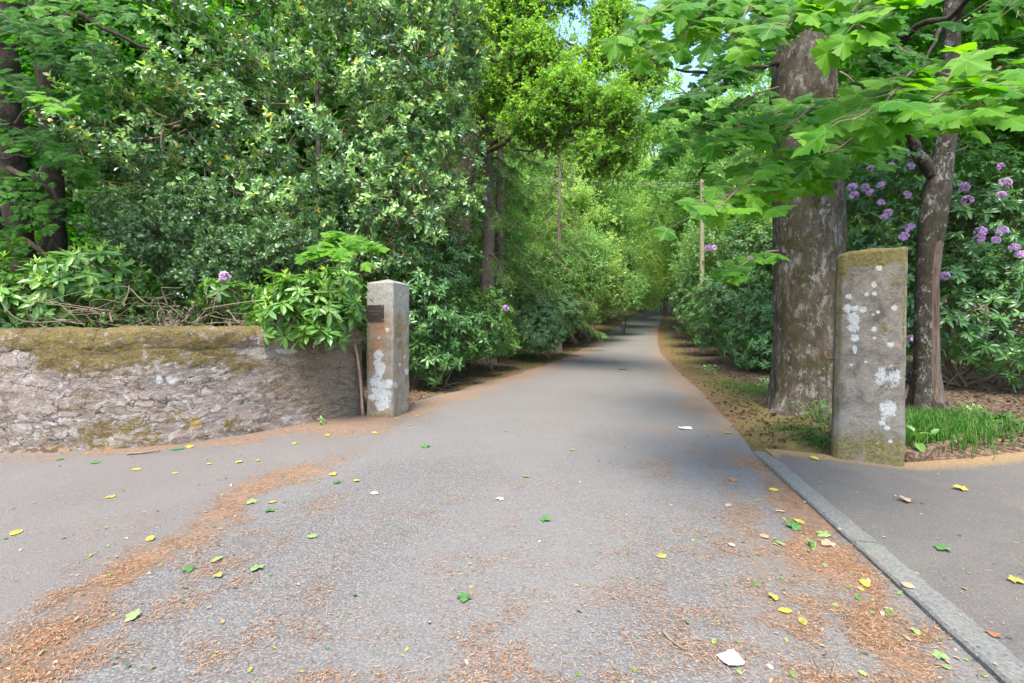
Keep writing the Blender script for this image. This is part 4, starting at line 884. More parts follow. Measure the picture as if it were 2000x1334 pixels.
def big_maple():
    r = RNG(200); b = np.array([4.62, 7.05, -.04]); root, loc = plant('maple_tree', b, 'thick trunked maple with mossy bark and overhanging bright leaves behind the lichened pillar', 'maple tree', 'maples')
    P = curve([b, b + [0, 0, 1.0], b + [-.03, .02, 3], b + [-.05, .1, 5.2], b + [.05, .2, 8.5], b + [.2, .3, 12]], 260); P = P + 0
    R = np.interp(P[:, 2], [0, .5, 1.5, 3, 5, 8, 12], [.53, .51, .485, .465, .45, .36, .18])
    V, F, rn = trunk_mesh(P, R, 130, 5, .03, .26)
    g = Geo(); g.add(V - loc, F, rn); g.build('trunk', M['bark_maple'], root, smooth=True)
    limbs = [([(1640, 85, 7.0), (1740, 80, 6.4), (1850, 25, 5.6), (1950, -40, 5.0)], .06), ([(1530, 125, 7.2), (1420, 140, 6.6), (1320, 135, 6.2)], .04), ([(1640, 40, 6.8), (1680, -40, 5), (1700, -60, 3.6)], .045), ([(1540, 40, 6.8), (1440, -60, 5), (1380, -60, 3.8)], .045),
             ([(1630, 180, 6.6), (1650, 220, 5.2), (1600, 260, 4.4)], .022), ([(1560, -100, 7), (1250, -260, 8.5), (1180, -300, 9.5)], .09), ([(1620, -120, 7), (1900, -280, 8), (2100, -380, 8.6)], .09), ([(1560, -200, 7), (1500, -500, 7.5), (1400, -620, 8)], .09)]
    gl = []
    for k, (pts, rad) in enumerate(limbs):
        g = Geo(); g.add(*tube(curve([U(*p) for p in pts], 22, .05, 40 + k), np.linspace(rad, rad * .35, 22), 8)); local(g, loc).build('branch', M['bark_dark'] if k < 5 else M['bark_wood'], root, smooth=True)
    g, gt = Geo(), Geo()
    SP = [  # start, tip, leaves, leaf size, width, tint range
        ((1650, 285, 4.6), (1402, 408, 2.75), 60, .16, .34, .35, 1), ((1640, 330, 4.2), (1470, 400, 2.9), 34, .16, .3, .35, 1), ((1650, 220, 4.8), (1395, 268, 3.1), 46, .165, .34, .25, .9), ((1700, 190, 4.2), (1530, 255, 3.0), 34, .165, .34, .15, .7),
        ((1900, 150, 3.6), (1665, 235, 2.05), 34, .17, .32, .4, 1), ((2080, 120, 3.0), (1790, 230, 2.2), 34, .17, .34, .35, 1), ((2100, 170, 2.9), (1900, 210, 2.2), 22, .17, .3, .35, .95), ((1800, 200, 4.0), (1620, 300, 2.9), 36, .17, .34, .2, .75), ((1740, 300, 4.6), (1640, 340, 3.2), 22, .16, .3, .2, .7),
        ((1480, -60, 4.2), (1262, 45, 2.8), 48, .165, .36, .4, 1), ((1500, -60, 4.0), (1340, 65, 2.9), 44, .165, .36, .35, 1), ((1560, -80, 3.6), (1420, 75, 2.7), 40, .17, .34, .3, 1), ((1620, -90, 3.4), (1540, 55, 2.4), 34, .17, .32, .3, 1), ((1700, -90, 3.2), (1690, 55, 2.0), 30, .175, .3, .45, 1), ((1800, -80, 3.2), (1745, 30, 2.1), 30, .17, .32, .35, 1), ((2060, -70, 3.2), (1985, 35, 2.5), 26, .17, .32, .1, .7), ((1600, -40, 4.8), (1440, 110, 3.8), 40, .17, .4, .1, .6),
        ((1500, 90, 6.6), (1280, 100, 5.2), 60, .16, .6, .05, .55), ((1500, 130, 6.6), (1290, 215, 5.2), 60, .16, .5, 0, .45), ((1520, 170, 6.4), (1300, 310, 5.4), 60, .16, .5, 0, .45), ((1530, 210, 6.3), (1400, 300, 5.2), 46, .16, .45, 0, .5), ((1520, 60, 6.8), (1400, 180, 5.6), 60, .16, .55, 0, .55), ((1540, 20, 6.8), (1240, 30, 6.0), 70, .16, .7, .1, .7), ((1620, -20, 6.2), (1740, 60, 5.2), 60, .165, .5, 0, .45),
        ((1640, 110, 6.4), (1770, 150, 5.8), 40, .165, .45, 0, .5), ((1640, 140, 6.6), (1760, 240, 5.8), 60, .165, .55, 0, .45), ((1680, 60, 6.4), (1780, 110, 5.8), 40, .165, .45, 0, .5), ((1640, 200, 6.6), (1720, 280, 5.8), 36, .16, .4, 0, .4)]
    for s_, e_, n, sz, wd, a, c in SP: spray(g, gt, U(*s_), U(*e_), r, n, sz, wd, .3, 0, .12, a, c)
    spray(g, gt, U(1520, 490, 6.4), U(1425, 535, 5.7), r, 22, .17, .25, .4, 0, .2, .2, .8)
    local(gt, loc).build('twig_growth', M['twig'], root, smooth=True); local(g, loc).build('foliage', M['maple'], root, lc=True)
    # upper crown, above the picture
    lob = [(np.array([4.4 + dx, 7.5 + dy, z_]), np.array([q, q, q * .7])) for dx, dy, z_, q in [(2.8, .5, 9.2, 2.2), (.8, 1.4, 11, 1.9), (3.4, 2.8, 8.2, 1.9), (.6, .2, 12.5, 1.8), (5, 1.2, 7.4, 1.6)]]
    g = Geo(); P, D = sample_lobes(lob, 1500, r, .6); twigs_with_leaves(g, LEAF4, P, D, r, .5, 8, .19, 0, .2, .5, 1, 0, flat=.8, wfac=1.3); local(g, loc).build('crown', M['maple_far'], root)
big_maple()
def slim_maple():
    r = RNG(210); b = np.array([6.35, 6.95, .02]); root, loc = plant('maple_tree', b, 'slim lichened maple with a strip of bare wood standing in long grass', 'maple tree', 'maples')
    top = [U(1812, 560, 6.9), U(1822, 420, 6.85), U(1838, 330, 6.8), U(1856, 220, 6.75), U(1858, 60, 6.7), U(1862, -150, 6.7), U(1880, -600, 6.8)]
    P = curve([b] + top, 230); R = np.interp(P[:, 2], [0, .6, 2, 3.3, 3.9, 5, 9], [.215, .175, .155, .17, .125, .11, .06])
    V, F, rn = trunk_mesh(P, R, 70, 15, .012, .12, np.array([.42, -.9, 0]))
    g = Geo(); g.add(V - loc, F, rn); g.build('trunk', M['bark_slim'], root, smooth=True)
    for k, (pts, rad) in enumerate([([(1826, 345, 6.8), (1795, 300, 6.75), (1778, 278, 6.7), (1770, 240, 6.6)], .085), ([(1858, 20, 6.7), (1820, 90, 6.3), (1790, 150, 6.0)], .03), ([(1856, 60, 6.7), (1900, -20, 6.3), (1980, -60, 6)], .04), ([(1858, 130, 6.7), (1920, 90, 7.2), (2020, 60, 7.6)], .03), ([(1840, 310, 6.8), (1900, 280, 7.3), (2000, 270, 7.6)], .02), ([(1862, -200, 6.7), (1990, -420, 6.9), (2050, -520, 7)], .05)]):
        g = Geo(); g.add(*tube(curve([U(*p) for p in pts], 16, .03, 70 + k), np.linspace(rad, rad * (.6 if k == 0 else .3), 16), 9)); local(g, loc).build('branch', M['bark_dark'] if k else M['bark_slim'], root, smooth=True)
    g, gt = Geo(), Geo()
    for s_, e_, n, a, c in [((1870, 130, 7.0), (2030, 80, 7.2), 70, 0, .4), ((1870, 160, 7.0), (2050, 190, 7.2), 80, 0, .4), ((1870, 220, 7.1), (2040, 270, 7.4), 80, 0, .35), ((1900, 240, 7.4), (2060, 310, 7.6), 70, 0, .35), ((1890, 40, 7.0), (2030, 10, 7.0), 70, 0, .45), ((1890, 0, 7.0), (2080, -20, 7.0), 60, .1, .5), ((1870, 270, 7.2), (1940, 330, 7.5), 30, 0, .3), ((1880, 100, 7.3), (1970, 140, 8), 60, 0, .45), ((1880, 30, 7.4), (1960, 50, 8.4), 60, .3, .9), ((1770, 240, 6.6), (1700, 220, 6.4), 30, 0, .4), ((1830, 60, 7.4), (1730, 90, 7.8), 60, 0, .4), ((1830, 140, 7.4), (1740, 190, 7.8), 60, 0, .35)]:
        spray(g, gt, U(*s_), U(*e_), r, n, .165, .55, .25, 0, .1, a, c)
    local(gt, loc).build('twig_growth', M['twig_dark'], root, smooth=True); local(g, loc).build('foliage', M['maple'], root, lc=True)
    lob = [(np.array([6.6 + dx, 7 + dy, z_]), np.array([q, q, q * .7])) for dx, dy, z_, q in [(1, .3, 7.5, 1.3), (-.2, .4, 8.6, 1.3), (1.8, .6, 9, 1.2)]]
    g = Geo(); P, D = sample_lobes(lob, 500, r, .6); twigs_with_leaves(g, LEAF4, P, D, r, .4, 8, .18, 0, .2, .5, 1, 0, flat=.8, wfac=1.3); local(g, loc).build('crown', M['maple_far'], root)
slim_maple()
def left_maple():
    r = RNG(220); b = np.array([-8.4, 8.0, .1]); root, loc = plant('maple_tree', b, 'dark stemmed maple behind the wall with its trunks half hidden by the holly', 'maple tree', 'maples')
    for k, (pts, rad) in enumerate([([(70, 640, 8.2), (40, 470, 7.8), (15, 250, 7.4), (10, 60, 7.2), (20, -150, 7.2)], .19), ([(110, 640, 8.4), (105, 430, 8.2), (95, 200, 8.0), (85, 30, 8.0), (90, -200, 8)], .17)]):
        P = curve([U(*p) for p in pts], 110, .02, k); V, F, rn = trunk_mesh(P, np.linspace(rad, rad * .75, 110), 40, 30 + k, .02, .1)
        g = Geo(); g.add(V - loc, F, rn); g.build('trunk', M['bark_dark'], root, smooth=True)
    for k, (pts, rad) in enumerate([([(100, 40, 8.0), (160, 25, 7.2), (210, 60, 6.9), (290, 95, 6.7)], .05), ([(20, 330, 7.4), (80, 360, 7.0), (125, 400, 6.9)], .05), ([(85, 60, 8), (40, 40, 7), (-10, 80, 6.6)], .05), ([(0, 310, 6), (60, 300, 5.8), (110, 285, 5.6)], .012), ([(30, 460, 7.8), (70, 480, 7.6), (130, 560, 7.6)], .06)]):
        g = Geo(); g.add(*tube(curve([U(*p) for p in pts], 18, .04, 90 + k), np.linspace(rad, rad * .4, 18), 8)); local(g, loc).build('branch', M['bark_dark'], root, smooth=True)
    g, gt = Geo(), Geo()
    for s_, e_, n, a, c in [((90, -40, 7), (60, 20, 4.6), 50, .2, .8), ((150, -60, 7), (200, 20, 5.0), 40, .1, .7), ((60, 60, 7.0), (180, 100, 5.6), 50, 0, .4), ((40, 90, 7.0), (120, 140, 5.4), 50, 0, .4), ((20, 200, 7.0), (160, 190, 6.0), 40, 0, .45), ((0, 240, 6.6), (80, 300, 5.4), 40, 0, .5), ((20, 280, 7.0), (130, 330, 6.2), 40, 0, .5), ((-60, 120, 6.5), (30, 180, 5.2), 40, 0, .4), ((-80, 300, 6.5), (30, 400, 5.8), 40, .1, .6), ((-60, 30, 6.2), (40, 60, 4.6), 40, .1, .6), ((80, 320, 7.4), (60, 440, 6.6), 40, .1, .6), ((150, 40, 7.5), (280, 30, 6.8), 40, 0, .5), ((-80, 420, 7), (20, 500, 6.6), 30, .1, .6)]:
        spray(g, gt, U(*s_), U(*e_), r, n, .165, .5, .25, 0, .1, a, c)
    spray(g, gt, U(30, 240, 5.0), U(140, 210, 3.6), r, 9, .16, .18, .15, 0, .6, .7, 1)
    local(gt, loc).build('twig_growth', M['twig_dark'], root, smooth=True); local(g, loc).build('foliage', M['maple'], root, lc=True)
left_maple()
def sapling():
    r = RNG(230); b = np.array([-2.6, 8.0, .1]); root, loc = plant('maple_sapling', b, 'bright green maple sapling sprouting above the spilling rhododendron', 'sapling')
    g, gt = Geo(), Geo(); tip = U(640, 470, 6.4); gt.add(*tube(curve([b, (b + tip) / 2 + [.1, 0, .2], tip], 16, .03, 3), np.linspace(.02, .008, 16), 6))
    for e_, n in [((735, 480, 5.5), 16), ((690, 505, 5.4), 14), ((620, 490, 5.6), 12), ((660, 455, 6.0), 12), ((590, 500, 6.2), 8)]: spray(g, gt, tip, U(*e_), r, n, .15, .22, .15, 0, .2, .5, 1)
    local(gt, loc).build('stem', M['stem_green'], root, smooth=True); local(g, loc).build('foliage', M['maple'], root, lc=True)
sapling()

# ------------------------------------------------------------------ woodland: oak, spruces, broadleaf trees, bushes
def broadleaf_parts(seed, H, cb, R, nleaf, lsize, tpl=LEAF4, trunk_r=.22, lean=0.0, lob_r=(.9, 1.7), nlob=17, shape=1.0):
    """trunk, branches and leaf geometry of one tree, about its own base"""
    r = RNG(seed); top = np.array([lean, r.normal(0, .3), H * .93])
    tp = curve([(0, 0, -.1), (lean * .2 + r.normal(0, .1), r.normal(0, .1), H * .3), (lean * .6, r.normal(0, .25), H * .6), top], 40, .06, seed); trad = np.linspace(trunk_r, trunk_r * .22, 40)
    tv, tf, rn = trunk_mesh(tp, trad, 20, seed, .015, .08)
    gt = Geo(); gt.add(tv, tf, rn); gb = Geo(); lobes = []
    for k in range(nlob):
        f = cb + (1 - cb) * ((k + .5) / nlob); i = int(np.clip(f * 39, 0, 38)); a = k * 2.4 + r.uniform(-.4, .4)
        prof = R * (math.sin(math.pi * min(1, (.22 + .78 * (1 - (f - cb) / (1 - cb))) ** .8)) ** .6) * shape
        out = prof * r.uniform(.45, .95); c = tp[i] + np.array([math.cos(a) * out, math.sin(a) * out, r.uniform(.1, .8) + .15 * out])
        q = r.uniform(*lob_r); lobes.append((c, np.array([q * 1.25, q * 1.25, q * .72])))
        gb.add(*tube(curve([tp[i] - [0, 0, .3], (tp[i] + c) / 2 + [0, 0, r.uniform(-.1, .35)], c], 12, .06, seed * 31 + k), np.linspace(trad[i] * .45 + .012, .015, 12), 6))
        for _ in range(4):
            e_ = c + unit(r.normal(0, 1, 3)) * q * .9; gb.add(*tube(curve([c * .8 + tp[i] * .2, (c + e_) / 2 + r.normal(0, .1, 3), e_], 7, .03, int(r.integers(1e6))), np.linspace(.022, .006, 7), 4))
    gl = Geo(); P, D = sample_lobes(lobes, nleaf // 8, r, .85, .6, .95, .6); P = P + r.normal(0, .2, P.shape)
    twigs_with_leaves(gl, tpl, P, D, r, .42, 8, lsize, 0, .1, .6, 1, 0, flat=.9, wfac=1.15)
    return gt, gb, gl
def copy_tree(o):
    c = o.copy(); COL.objects.link(c)
    for ch in o.children:
        d = ch.copy(); COL.objects.link(d); d.parent = c
    return c
protos = {}
def proto_tree(key, name, mat, bk, **kw):
    gt, gb, gl = broadleaf_parts(**kw); root = empty(name)
    gt.build('trunk', M[bk], root, smooth=True); gb.build('branch', M[bk], root, smooth=True); gl.build('crown', M[mat], root); protos[key] = [root, False]
proto_tree('a', 'woodland_tree', 'wood_a', 'bark_wood', seed=301, H=14, cb=.16, R=3.6, nleaf=56000, lsize=.15)
proto_tree('b', 'woodland_tree', 'wood_b', 'bark_wood', seed=302, H=12, cb=.12, R=3.4, nleaf=56000, lsize=.14, lean=1.2)
proto_tree('c', 'woodland_tree', 'wood_a', 'bark_dark', seed=303, H=17, cb=.2, R=4.0, nleaf=60000, lsize=.16, nlob=22)
proto_tree('d', 'woodland_tree', 'maple_far', 'bark_dark', seed=304, H=11, cb=.2, R=3.4, nleaf=46000, lsize=.17)
def place(key, x, y, rz, s, label, group):
    root, used = protos[key]; o = root if not used else copy_tree(root); protos[key][1] = True
    o.location = (x, y, float(gz(x, y)) - .05); o.rotation_euler = (0, 0, rz); o.scale = (s, s, s)
    return tag(o, label, 'tree', group)
WG = 'broadleaf trees of the wood'
far_l = 'broadleaf tree merging into the far green wood beyond the bend'
left_l = 'leafy broadleaf tree in the wood behind the holly'
right_l = 'leafy broadleaf tree in the wood behind the flowering rhododendron'
TREES = [('a', 4.6, 32, .3, 1.05, 'tree with a forked grey stem leaning over the drive past the spruce'), ('b', 3.4, 27, 1.2, .95, 'pale stemmed young tree leaning towards the drive behind the spruce'),
         ('b', 8.0, 43, 2.2, 1.5, 'lime green tree arching over the drive before the bend'), ('a', 9.0, 56, 4.0, 1.6, far_l), ('b', 15.5, 66, .5, 1.8, far_l), ('a', 22, 74, 2.5, 1.7, far_l), ('b', 28, 70, 3.5, 1.8, far_l), ('b', 19, 84, 1.0, 2.2, far_l), ('a', 10, 76, 5.0, 2.0, far_l), ('b', 31, 84, 5.5, 2.0, far_l),
         ('c', 13.5, 31, .8, 1.0, 'dark crowned tree standing behind the utility pole'), ('b', 18.5, 40, 2.0, 1.6, 'lime green tree on the outside of the bend beyond the utility pole'), ('c', 21, 47, 3.0, 1.3, far_l), ('b', 25, 56, 1.6, 1.7, far_l),
         ('a', 13.0, 22, 1.5, 1.1, 'broadleaf tree with bare lower stems just past the thick trunk'), ('c', 16, 18, 2.6, 1.0, right_l), ('a', 19, 26, 3.9, 1.2, right_l), ('c', 14.5, 13.5, 5.0, .9, right_l), ('b', 22, 17, .2, 1.2, right_l), ('a', 20, 11, 3.2, 1.1, right_l), ('b', 11.5, 15.5, 4.4, .9, right_l), ('b', 18, 30, 5.4, 1.3, right_l),
         ('c', -1.5, 37, .5, 1.1, left_l), ('a', -6, 30, 1.9, 1.1, left_l), ('c', -10, 22, 4.2, 1.0, left_l), ('a', -14, 16, .1, 1.0, left_l), ('d', -10.5, 13, 2.2, 1.05, left_l), ('d', -6.0, 15, 3.6, 1.1, left_l), ('d', -13, 9.5, 5.1, 1.0, left_l), ('b', -4, 46, 3.1, 1.4, left_l), ('c', 1.5, 52, 2.7, 1.4, left_l), ('b', 4, 64, 1.1, 1.7, far_l), ('a', -15, 30, .9, 1.2, left_l), ('c', -20, 20, 2.9, 1.1, left_l), ('a', -2, 64, 5.9, 1.6, far_l), ('d', -17, 12, 1.4, 1.1, left_l), ('a', -22, 13, 4.6, 1.1, left_l), ('d', -9.5, 10.2, .6, .85, left_l), ('c', 35, 66, 4.1, 1.5, far_l), ('a', 29, 30, 5.2, 1.3, right_l), ('c', 27, 20, .7, 1.2, right_l), ('b', 1.2, 33, 4.4, 1.1, left_l), ('c', -4.5, 18.5, 2.0, 1.1, left_l), ('a', -1.8, 24, 3.3, 1.2, left_l), ('d', -8.2, 12.5, 5.0, 1.1, left_l), ('b', 16.2, 35, 2.9, 1.7, 'tallest lime green tree on the right verge of the drive past the pole'), ('b', 17.5, 52, 1.9, 1.9, far_l), ('a', 14, 92, 2.2, 2.2, far_l), ('b', 24, 96, 4.2, 2.3, far_l), ('a', 38, 90, .2, 2.2, far_l)]
for t in TREES: place(*t, WG)
def oak():
    r = RNG(320); x0, y0 = -1.7, 14.5; b = np.array([x0, y0, float(gz(x0, y0))]); root, loc = plant('oak_tree', b, 'old oak with crooked mossy limbs and vivid lime green leaves above the spruce trunk', 'oak tree')
    P = curve([b, U(900, 400, 14.5), U(935, 180, 14.3), U(985, 60, 14.2), U(990, -150, 14.4)], 90, .06, 2); V, F, rn = trunk_mesh(P, np.linspace(.36, .2, 90), 40, 51, .03, .1)
    g = Geo(); g.add(V - loc, F, rn); g.build('trunk', M['bark_wood'], root, smooth=True)
    limbs = [([(985, 60, 14.2), (1010, 45, 13.8), (1035, 30, 13.6), (1065, 38, 13.5), (1090, 36, 13.4)], .11), ([(985, 90, 14.2), (1000, 60, 13.6), (1040, 85, 13.2), (1075, 90, 13), (1095, 78, 12.9), (1130, 90, 12.6)], .10), ([(940, 300, 14.2), (990, 280, 13.4), (1020, 240, 13.0), (1060, 250, 12.8), (1080, 275, 12.6), (1140, 235, 12.2)], .08), ([(950, 290, 14), (985, 265, 13.5), (1010, 300, 13), (1080, 285, 12.5), (1150, 270, 12)], .05), ([(985, 0, 14.2), (1030, -90, 13.5), (1120, -150, 13)], .1), ([(940, 150, 14.3), (880, 60, 13.8), (800, 0, 13.5)], .09)]
    for k, (pts, rad) in enumerate(limbs):
        g = Geo(); g.add(*tube(curve([U(*p) for p in pts], 30, .07, 60 + k), np.linspace(rad, rad * .3, 30), 9)); local(g, loc).build('branch', M['bark_wood'], root, smooth=True)
    lob = lobes_px([(1015, 10, 13.3, (1.5, 1.4, 1.0)), (1050, 110, 13, (1.5, 1.3, 1.1)), (1110, 190, 12.6, (1.5, 1.3, .8)), (990, 170, 13.6, (1.3, 1.2, .9)), (1100, -40, 13.4, (1.2, 1.1, .7)), (1000, -90, 13.8, (2.0, 1.6, 1.0)), (920, 20, 14.6, (1.4, 1.2, 1.1)), (1060, 245, 12.8, (1.4, 1.1, .6)), (1200, 215, 12.2, (1.3, 1.1, .7)), (860, -40, 14, (1.6, 1.2, 1.0)), (1200, 40, 13.4, (.9, .8, .9)), (1180, 300, 12.4, (1.2, 1.0, .5)), (1255, 130, 13, (.8, .8, .8)), (1170, 110, 13.2, (.5, .6, .5))])
    g, gt = Geo(), Geo(); P, D = sample_lobes(lob, 12500, r, .95, .8, .8, .75); P = P + r.normal(0, .24, P.shape); twigs_with_leaves(g, LEAF4, P, D, r, .34, 9, .105, 0, .15, .6, 1, 0, 1.0, gt, .8, 1.15)
    for k in range(90):
        c, q = lob[r.integers(len(lob))]; s_ = c + r.normal(0, .3, 3) * q; e_ = c + unit(r.normal(0, 1, 3)) * q * .9; gt.add(*tube(curve([s_, (s_ + e_) / 2 + r.normal(0, .1, 3), e_], 8, .04, k), np.linspace(.022, .006, 8), 5))
    local(gt, loc).build('twig_growth', M['twig'], root, smooth=True); local(g, loc).build('crown', M['oak'], root)
oak()
def spruce(x0, y0, H, tr, label, seed, zlow, nb, blen, dens=1.0):
    r = RNG(seed); b = np.array([x0, y0, float(gz(x0, y0)) - .05]); root, loc = plant('spruce_tree', b, label, 'spruce tree', 'spruces of the wood')
    P = curve([b, b + [.03, 0, H * .5], b + [.1, 0, H]], 120); V, F, rn = trunk_mesh(P, np.linspace(tr, tr * .3, 120), 44, seed, .014, .06); g = Geo(); g.add(V - loc, F, rn); g.build('trunk', M['bark_spruce'], root, smooth=True)
    gb, gl = Geo(), Geo()
    for k in range(nb):
        f = zlow + (1 - zlow) * (k / nb); zc = H * f; a = k * 2.4 + r.uniform(-.3, .3); L = blen * (1 - .75 * f) * r.uniform(.6, 1.1); d = np.array([math.cos(a), math.sin(a), 0]); s_ = b + [0, 0, zc]
        Q = curve([s_, s_ + d * L * .4 + [0, 0, -.05 * L], s_ + d * L * .8 + [0, 0, -.38 * L], s_ + d * L + [0, 0, -.42 * L]], 14, .02, k); gb.add(*tube(Q, np.linspace(.03, .006, 14), 5))
        m_ = int(26 * L * dens); t = r.uniform(.15, 1, m_); i = np.clip((t * 13).astype(int), 0, 12); B = Q[i] + (Q[i + 1] - Q[i]) * (t * 13 - i)[:, None]
        sd = unit(np.cross(d, [0, 0, 1])); dr = unit(sd * r.choice([-1, 1], m_)[:, None] * r.uniform(.2, .7, (m_, 1)) + d * .4 + np.array([0, 0, -.75]) + r.normal(0, .2, (m_, 3))); ll = r.uniform(.25, .6, m_)
        E = B + dr * ll[:, None]; gb.add(*many_tubes(B, E, .005, .002))
        nn = 13; u = r.uniform(.05, 1, (m_, nn)); pos = B[:, None] + dr[:, None] * (ll[:, None] * u)[..., None]; T = unit(dr[:, None] * .8 + r.normal(0, .6, (m_, nn, 3)) + np.array([0, 0, -.15]))
        put(gl, LEAF4, pos.reshape(-1, 3), T.reshape(-1, 3), r.normal(0, 1, (m_ * nn, 3)), r.uniform(.07, .13, m_ * nn), np.repeat(r.random(m_) * .6, nn) + .4 * r.random(m_ * nn), 0, r.uniform(.022, .04, m_ * nn))
    for k in range(14):   # dead lower twigs
        zc = H * r.uniform(.08, zlow + .05); a = r.uniform(-2.6, .4); L = r.uniform(.5, 1.3); d = np.array([math.cos(a), math.sin(a), 0]); s_ = b + [0, 0, zc]; gb.add(*tube(curve([s_, s_ + d * L * .5 + [0, 0, -.1 * L], s_ + d * L + [0, 0, -.7 * L]], 9, .03, k), np.linspace(.016, .004, 9), 4))
    local(gb, loc).build('branch', M['twig'], root, smooth=True); local(gl, loc).build('crown', M['spruce'], root)
spruce(-.86, 16.0, 13, .30, 'stout grey spruce trunk with dead lower twigs beside the yellowish rhododendron', 331, .26, 46, 3.2, 1.0)
spruce(-.52, 18.6, 13, .26, 'second spruce close behind the stout grey spruce', 332, .2, 46, 3.4, 1.2)
spruce(2.2, 21.5, 12, .14, 'drooping young spruce with fresh green shoots right of the two grey spruces', 333, .16, 44, 2.6, 1.3)
spruce(3.0, 30, 15, .22, 'thin dark spruce trunk deep in the wood, left one of a pair', 334, .3, 36, 2.6, .8)
spruce(3.9, 31, 15, .20, 'thin dark spruce trunk deep in the wood, right one of a pair', 335, .3, 36, 2.6, .8)
def bush(lst, label, n, size, mat, seed, group='leafy bushes along the drive'):
    r = RNG(seed); lobes = lobes_px(lst); c0 = np.mean([c for c, _ in lobes], 0); b = np.array([c0[0], c0[1], float(gz(c0[0], c0[1]))]); root, loc = plant('bush', b, label, 'bush', group)
    g, gt = Geo(), Geo(); P, D = sample_lobes(lobes, n, r, .6, .35, 1.2); ok = P[:, 2] > gz(P[:, 0], P[:, 1]) + .05; P, D = P[ok], D[ok]
    twigs_with_leaves(g, LEAF4, P, D, r, .35, 8, size, 0, .3, .6, 1, 0, 1.2, gt, .6, 1.2)
    stems_to(gt, b, lobes, r, .04); local(gt, loc).build('stem', M['twig'], root); local(g, loc).build('foliage', M[mat], root)
bush([(1070, 540, 22, (1.8, 1.5, 1.7)), (1130, 510, 24, (2.0, 1.6, 1.9)), (1040, 530, 22, (1.3, 1.3, 1.4))], 'fresh green bush below the drooping young spruce', 4200, .10, 'bush', 401)
bush([(1120, 590, 24, (1.5, 1.3, 1.2)), (1170, 570, 28, (1.9, 1.6, 1.6)), (1150, 500, 29, (2.2, 1.8, 2.0))], 'dense bush overhanging the drive edge beyond the silvery rhododendron', 4200, .10, 'wood_a', 402)
bush([(1215, 570, 33, (1.8, 1.6, 1.7)), (1200, 510, 35, (2.4, 2, 2.2)), (1235, 560, 39, (1.8, 1.7, 1.6))], 'leafy bush beneath the arching lime green tree', 4200, .115, 'bush', 403)
bush([(1262, 570, 46, (2.0, 2, 1.8)), (1275, 575, 54, (2.0, 2, 1.6)), (1250, 520, 48, (2.6, 2.2, 2.6))], 'pale bush closing the view on the inside of the bend', 3600, .13, 'wood_b', 404)
bush([(1420, 470, 22, (2.2, 1.8, 1.9)), (1370, 520, 27, (1.8, 1.8, 2.0)), (1480, 430, 19, (1.8, 1.5, 1.5))], 'tall green bush behind the broad dark rhododendron and the pole', 4400, .10, 'bush', 405)
bush([(1322, 560, 62, (3.2, 2, 3.2)), (1340, 520, 64, (3.5, 2, 4)), (1290, 540, 66, (3, 2, 3)), (1370, 560, 60, (3, 2, 3.5))], 'pale green bush straight ahead at the end of the visible drive', 3600, .17, 'wood_b', 406)
bush([(700, 560, 12.5, (1.6, 1.3, 1.7)), (560, 560, 11.5, (1.6, 1.2, 1.6)), (420, 540, 11, (1.7, 1.2, 1.8)), (820, 400, 13, (1.4, 1.2, 2.0))], 'shaded undergrowth bush beneath the big holly', 3000, .10, 'bush', 407)
bush([(250, 560, 10.5, (1.6, 1.1, 1.7)), (80, 540, 10.2, (1.7, 1.1, 2.0)), (-100, 520, 9.8, (1.6, 1.1, 2.2))], 'shaded undergrowth bush behind the dark maple stems', 2600, .10, 'bush', 408)
bush([(1960, 250, 12, (2.2, 1.4, 1.8)), (1820, 220, 12.5, (2.0, 1.4, 1.8)), (2100, 220, 11.5, (2, 1.3, 2.2)), (1690, 240, 13, (1.5, 1.3, 1.7))], 'leafy bush rising above the big flowering rhododendron', 3600, .12, 'maple_far', 409)

bush([(980, 600, 27, (3.0, 2, 2.0)), (880, 600, 23, (3.0, 2, 2.2)), (760, 590, 20, (3.0, 2, 2.6)), (600, 580, 17, (3, 2, 2.6))], 'shaded low bush far behind the plaque pillar in the wood', 2600, .14, 'bush', 410)
# ------------------------------------------------------------------ pole and wires
px0, d0 = 1371, 19.8; b = U(px0, 500, d0); zb = float(gz(b[0], b[1])); ztop = U(px0, 352, d0)[2]
root, loc = plant('utility_pole', (b[0], b[1], zb), 'pale wooden utility pole rising behind the dark rhododendron', 'utility pole')
g = Geo(); g.add(*tube(np.array([(0, 0, -.1), (0, 0, (ztop - zb) * .5), (0, 0, ztop - zb), (0, 0, ztop - zb + .04)]), [.115, .10, .09, .05], 14)); g.build('pole', M['pole'], root, smooth=False)
for zz in (.55, .92, 1.0):
    g = Geo(); g.add(*tube(np.array([(-.0, -.085, (ztop - zb) * zz - .15), (0, -.2, (ztop - zb) * zz - .15)]), [.03, .03], 8)); g.build('step_bolt', M['iron'], root)
for k, (py_a, py_b, lab) in enumerate([(345, 352, 'upper thin overhead wire strung from the pole towards the spruces'), (351, 356, 'lower thin overhead wire strung from the pole towards the spruces')]):
    A_, B_ = U(1371, py_b + 4, 19.8), U(1030, py_a, 19.0); g = Geo(); n = 24; t = np.linspace(0, 1, n)[:, None]; Q = A_ * (1 - t) + B_ * t - np.array([0, 0, 1]) * (.12 * 4 * t * (1 - t)); g.add(*tube(Q, [.006] * n, 5)); tag(g.build('overhead_wire', M['wire']), lab, 'wire')

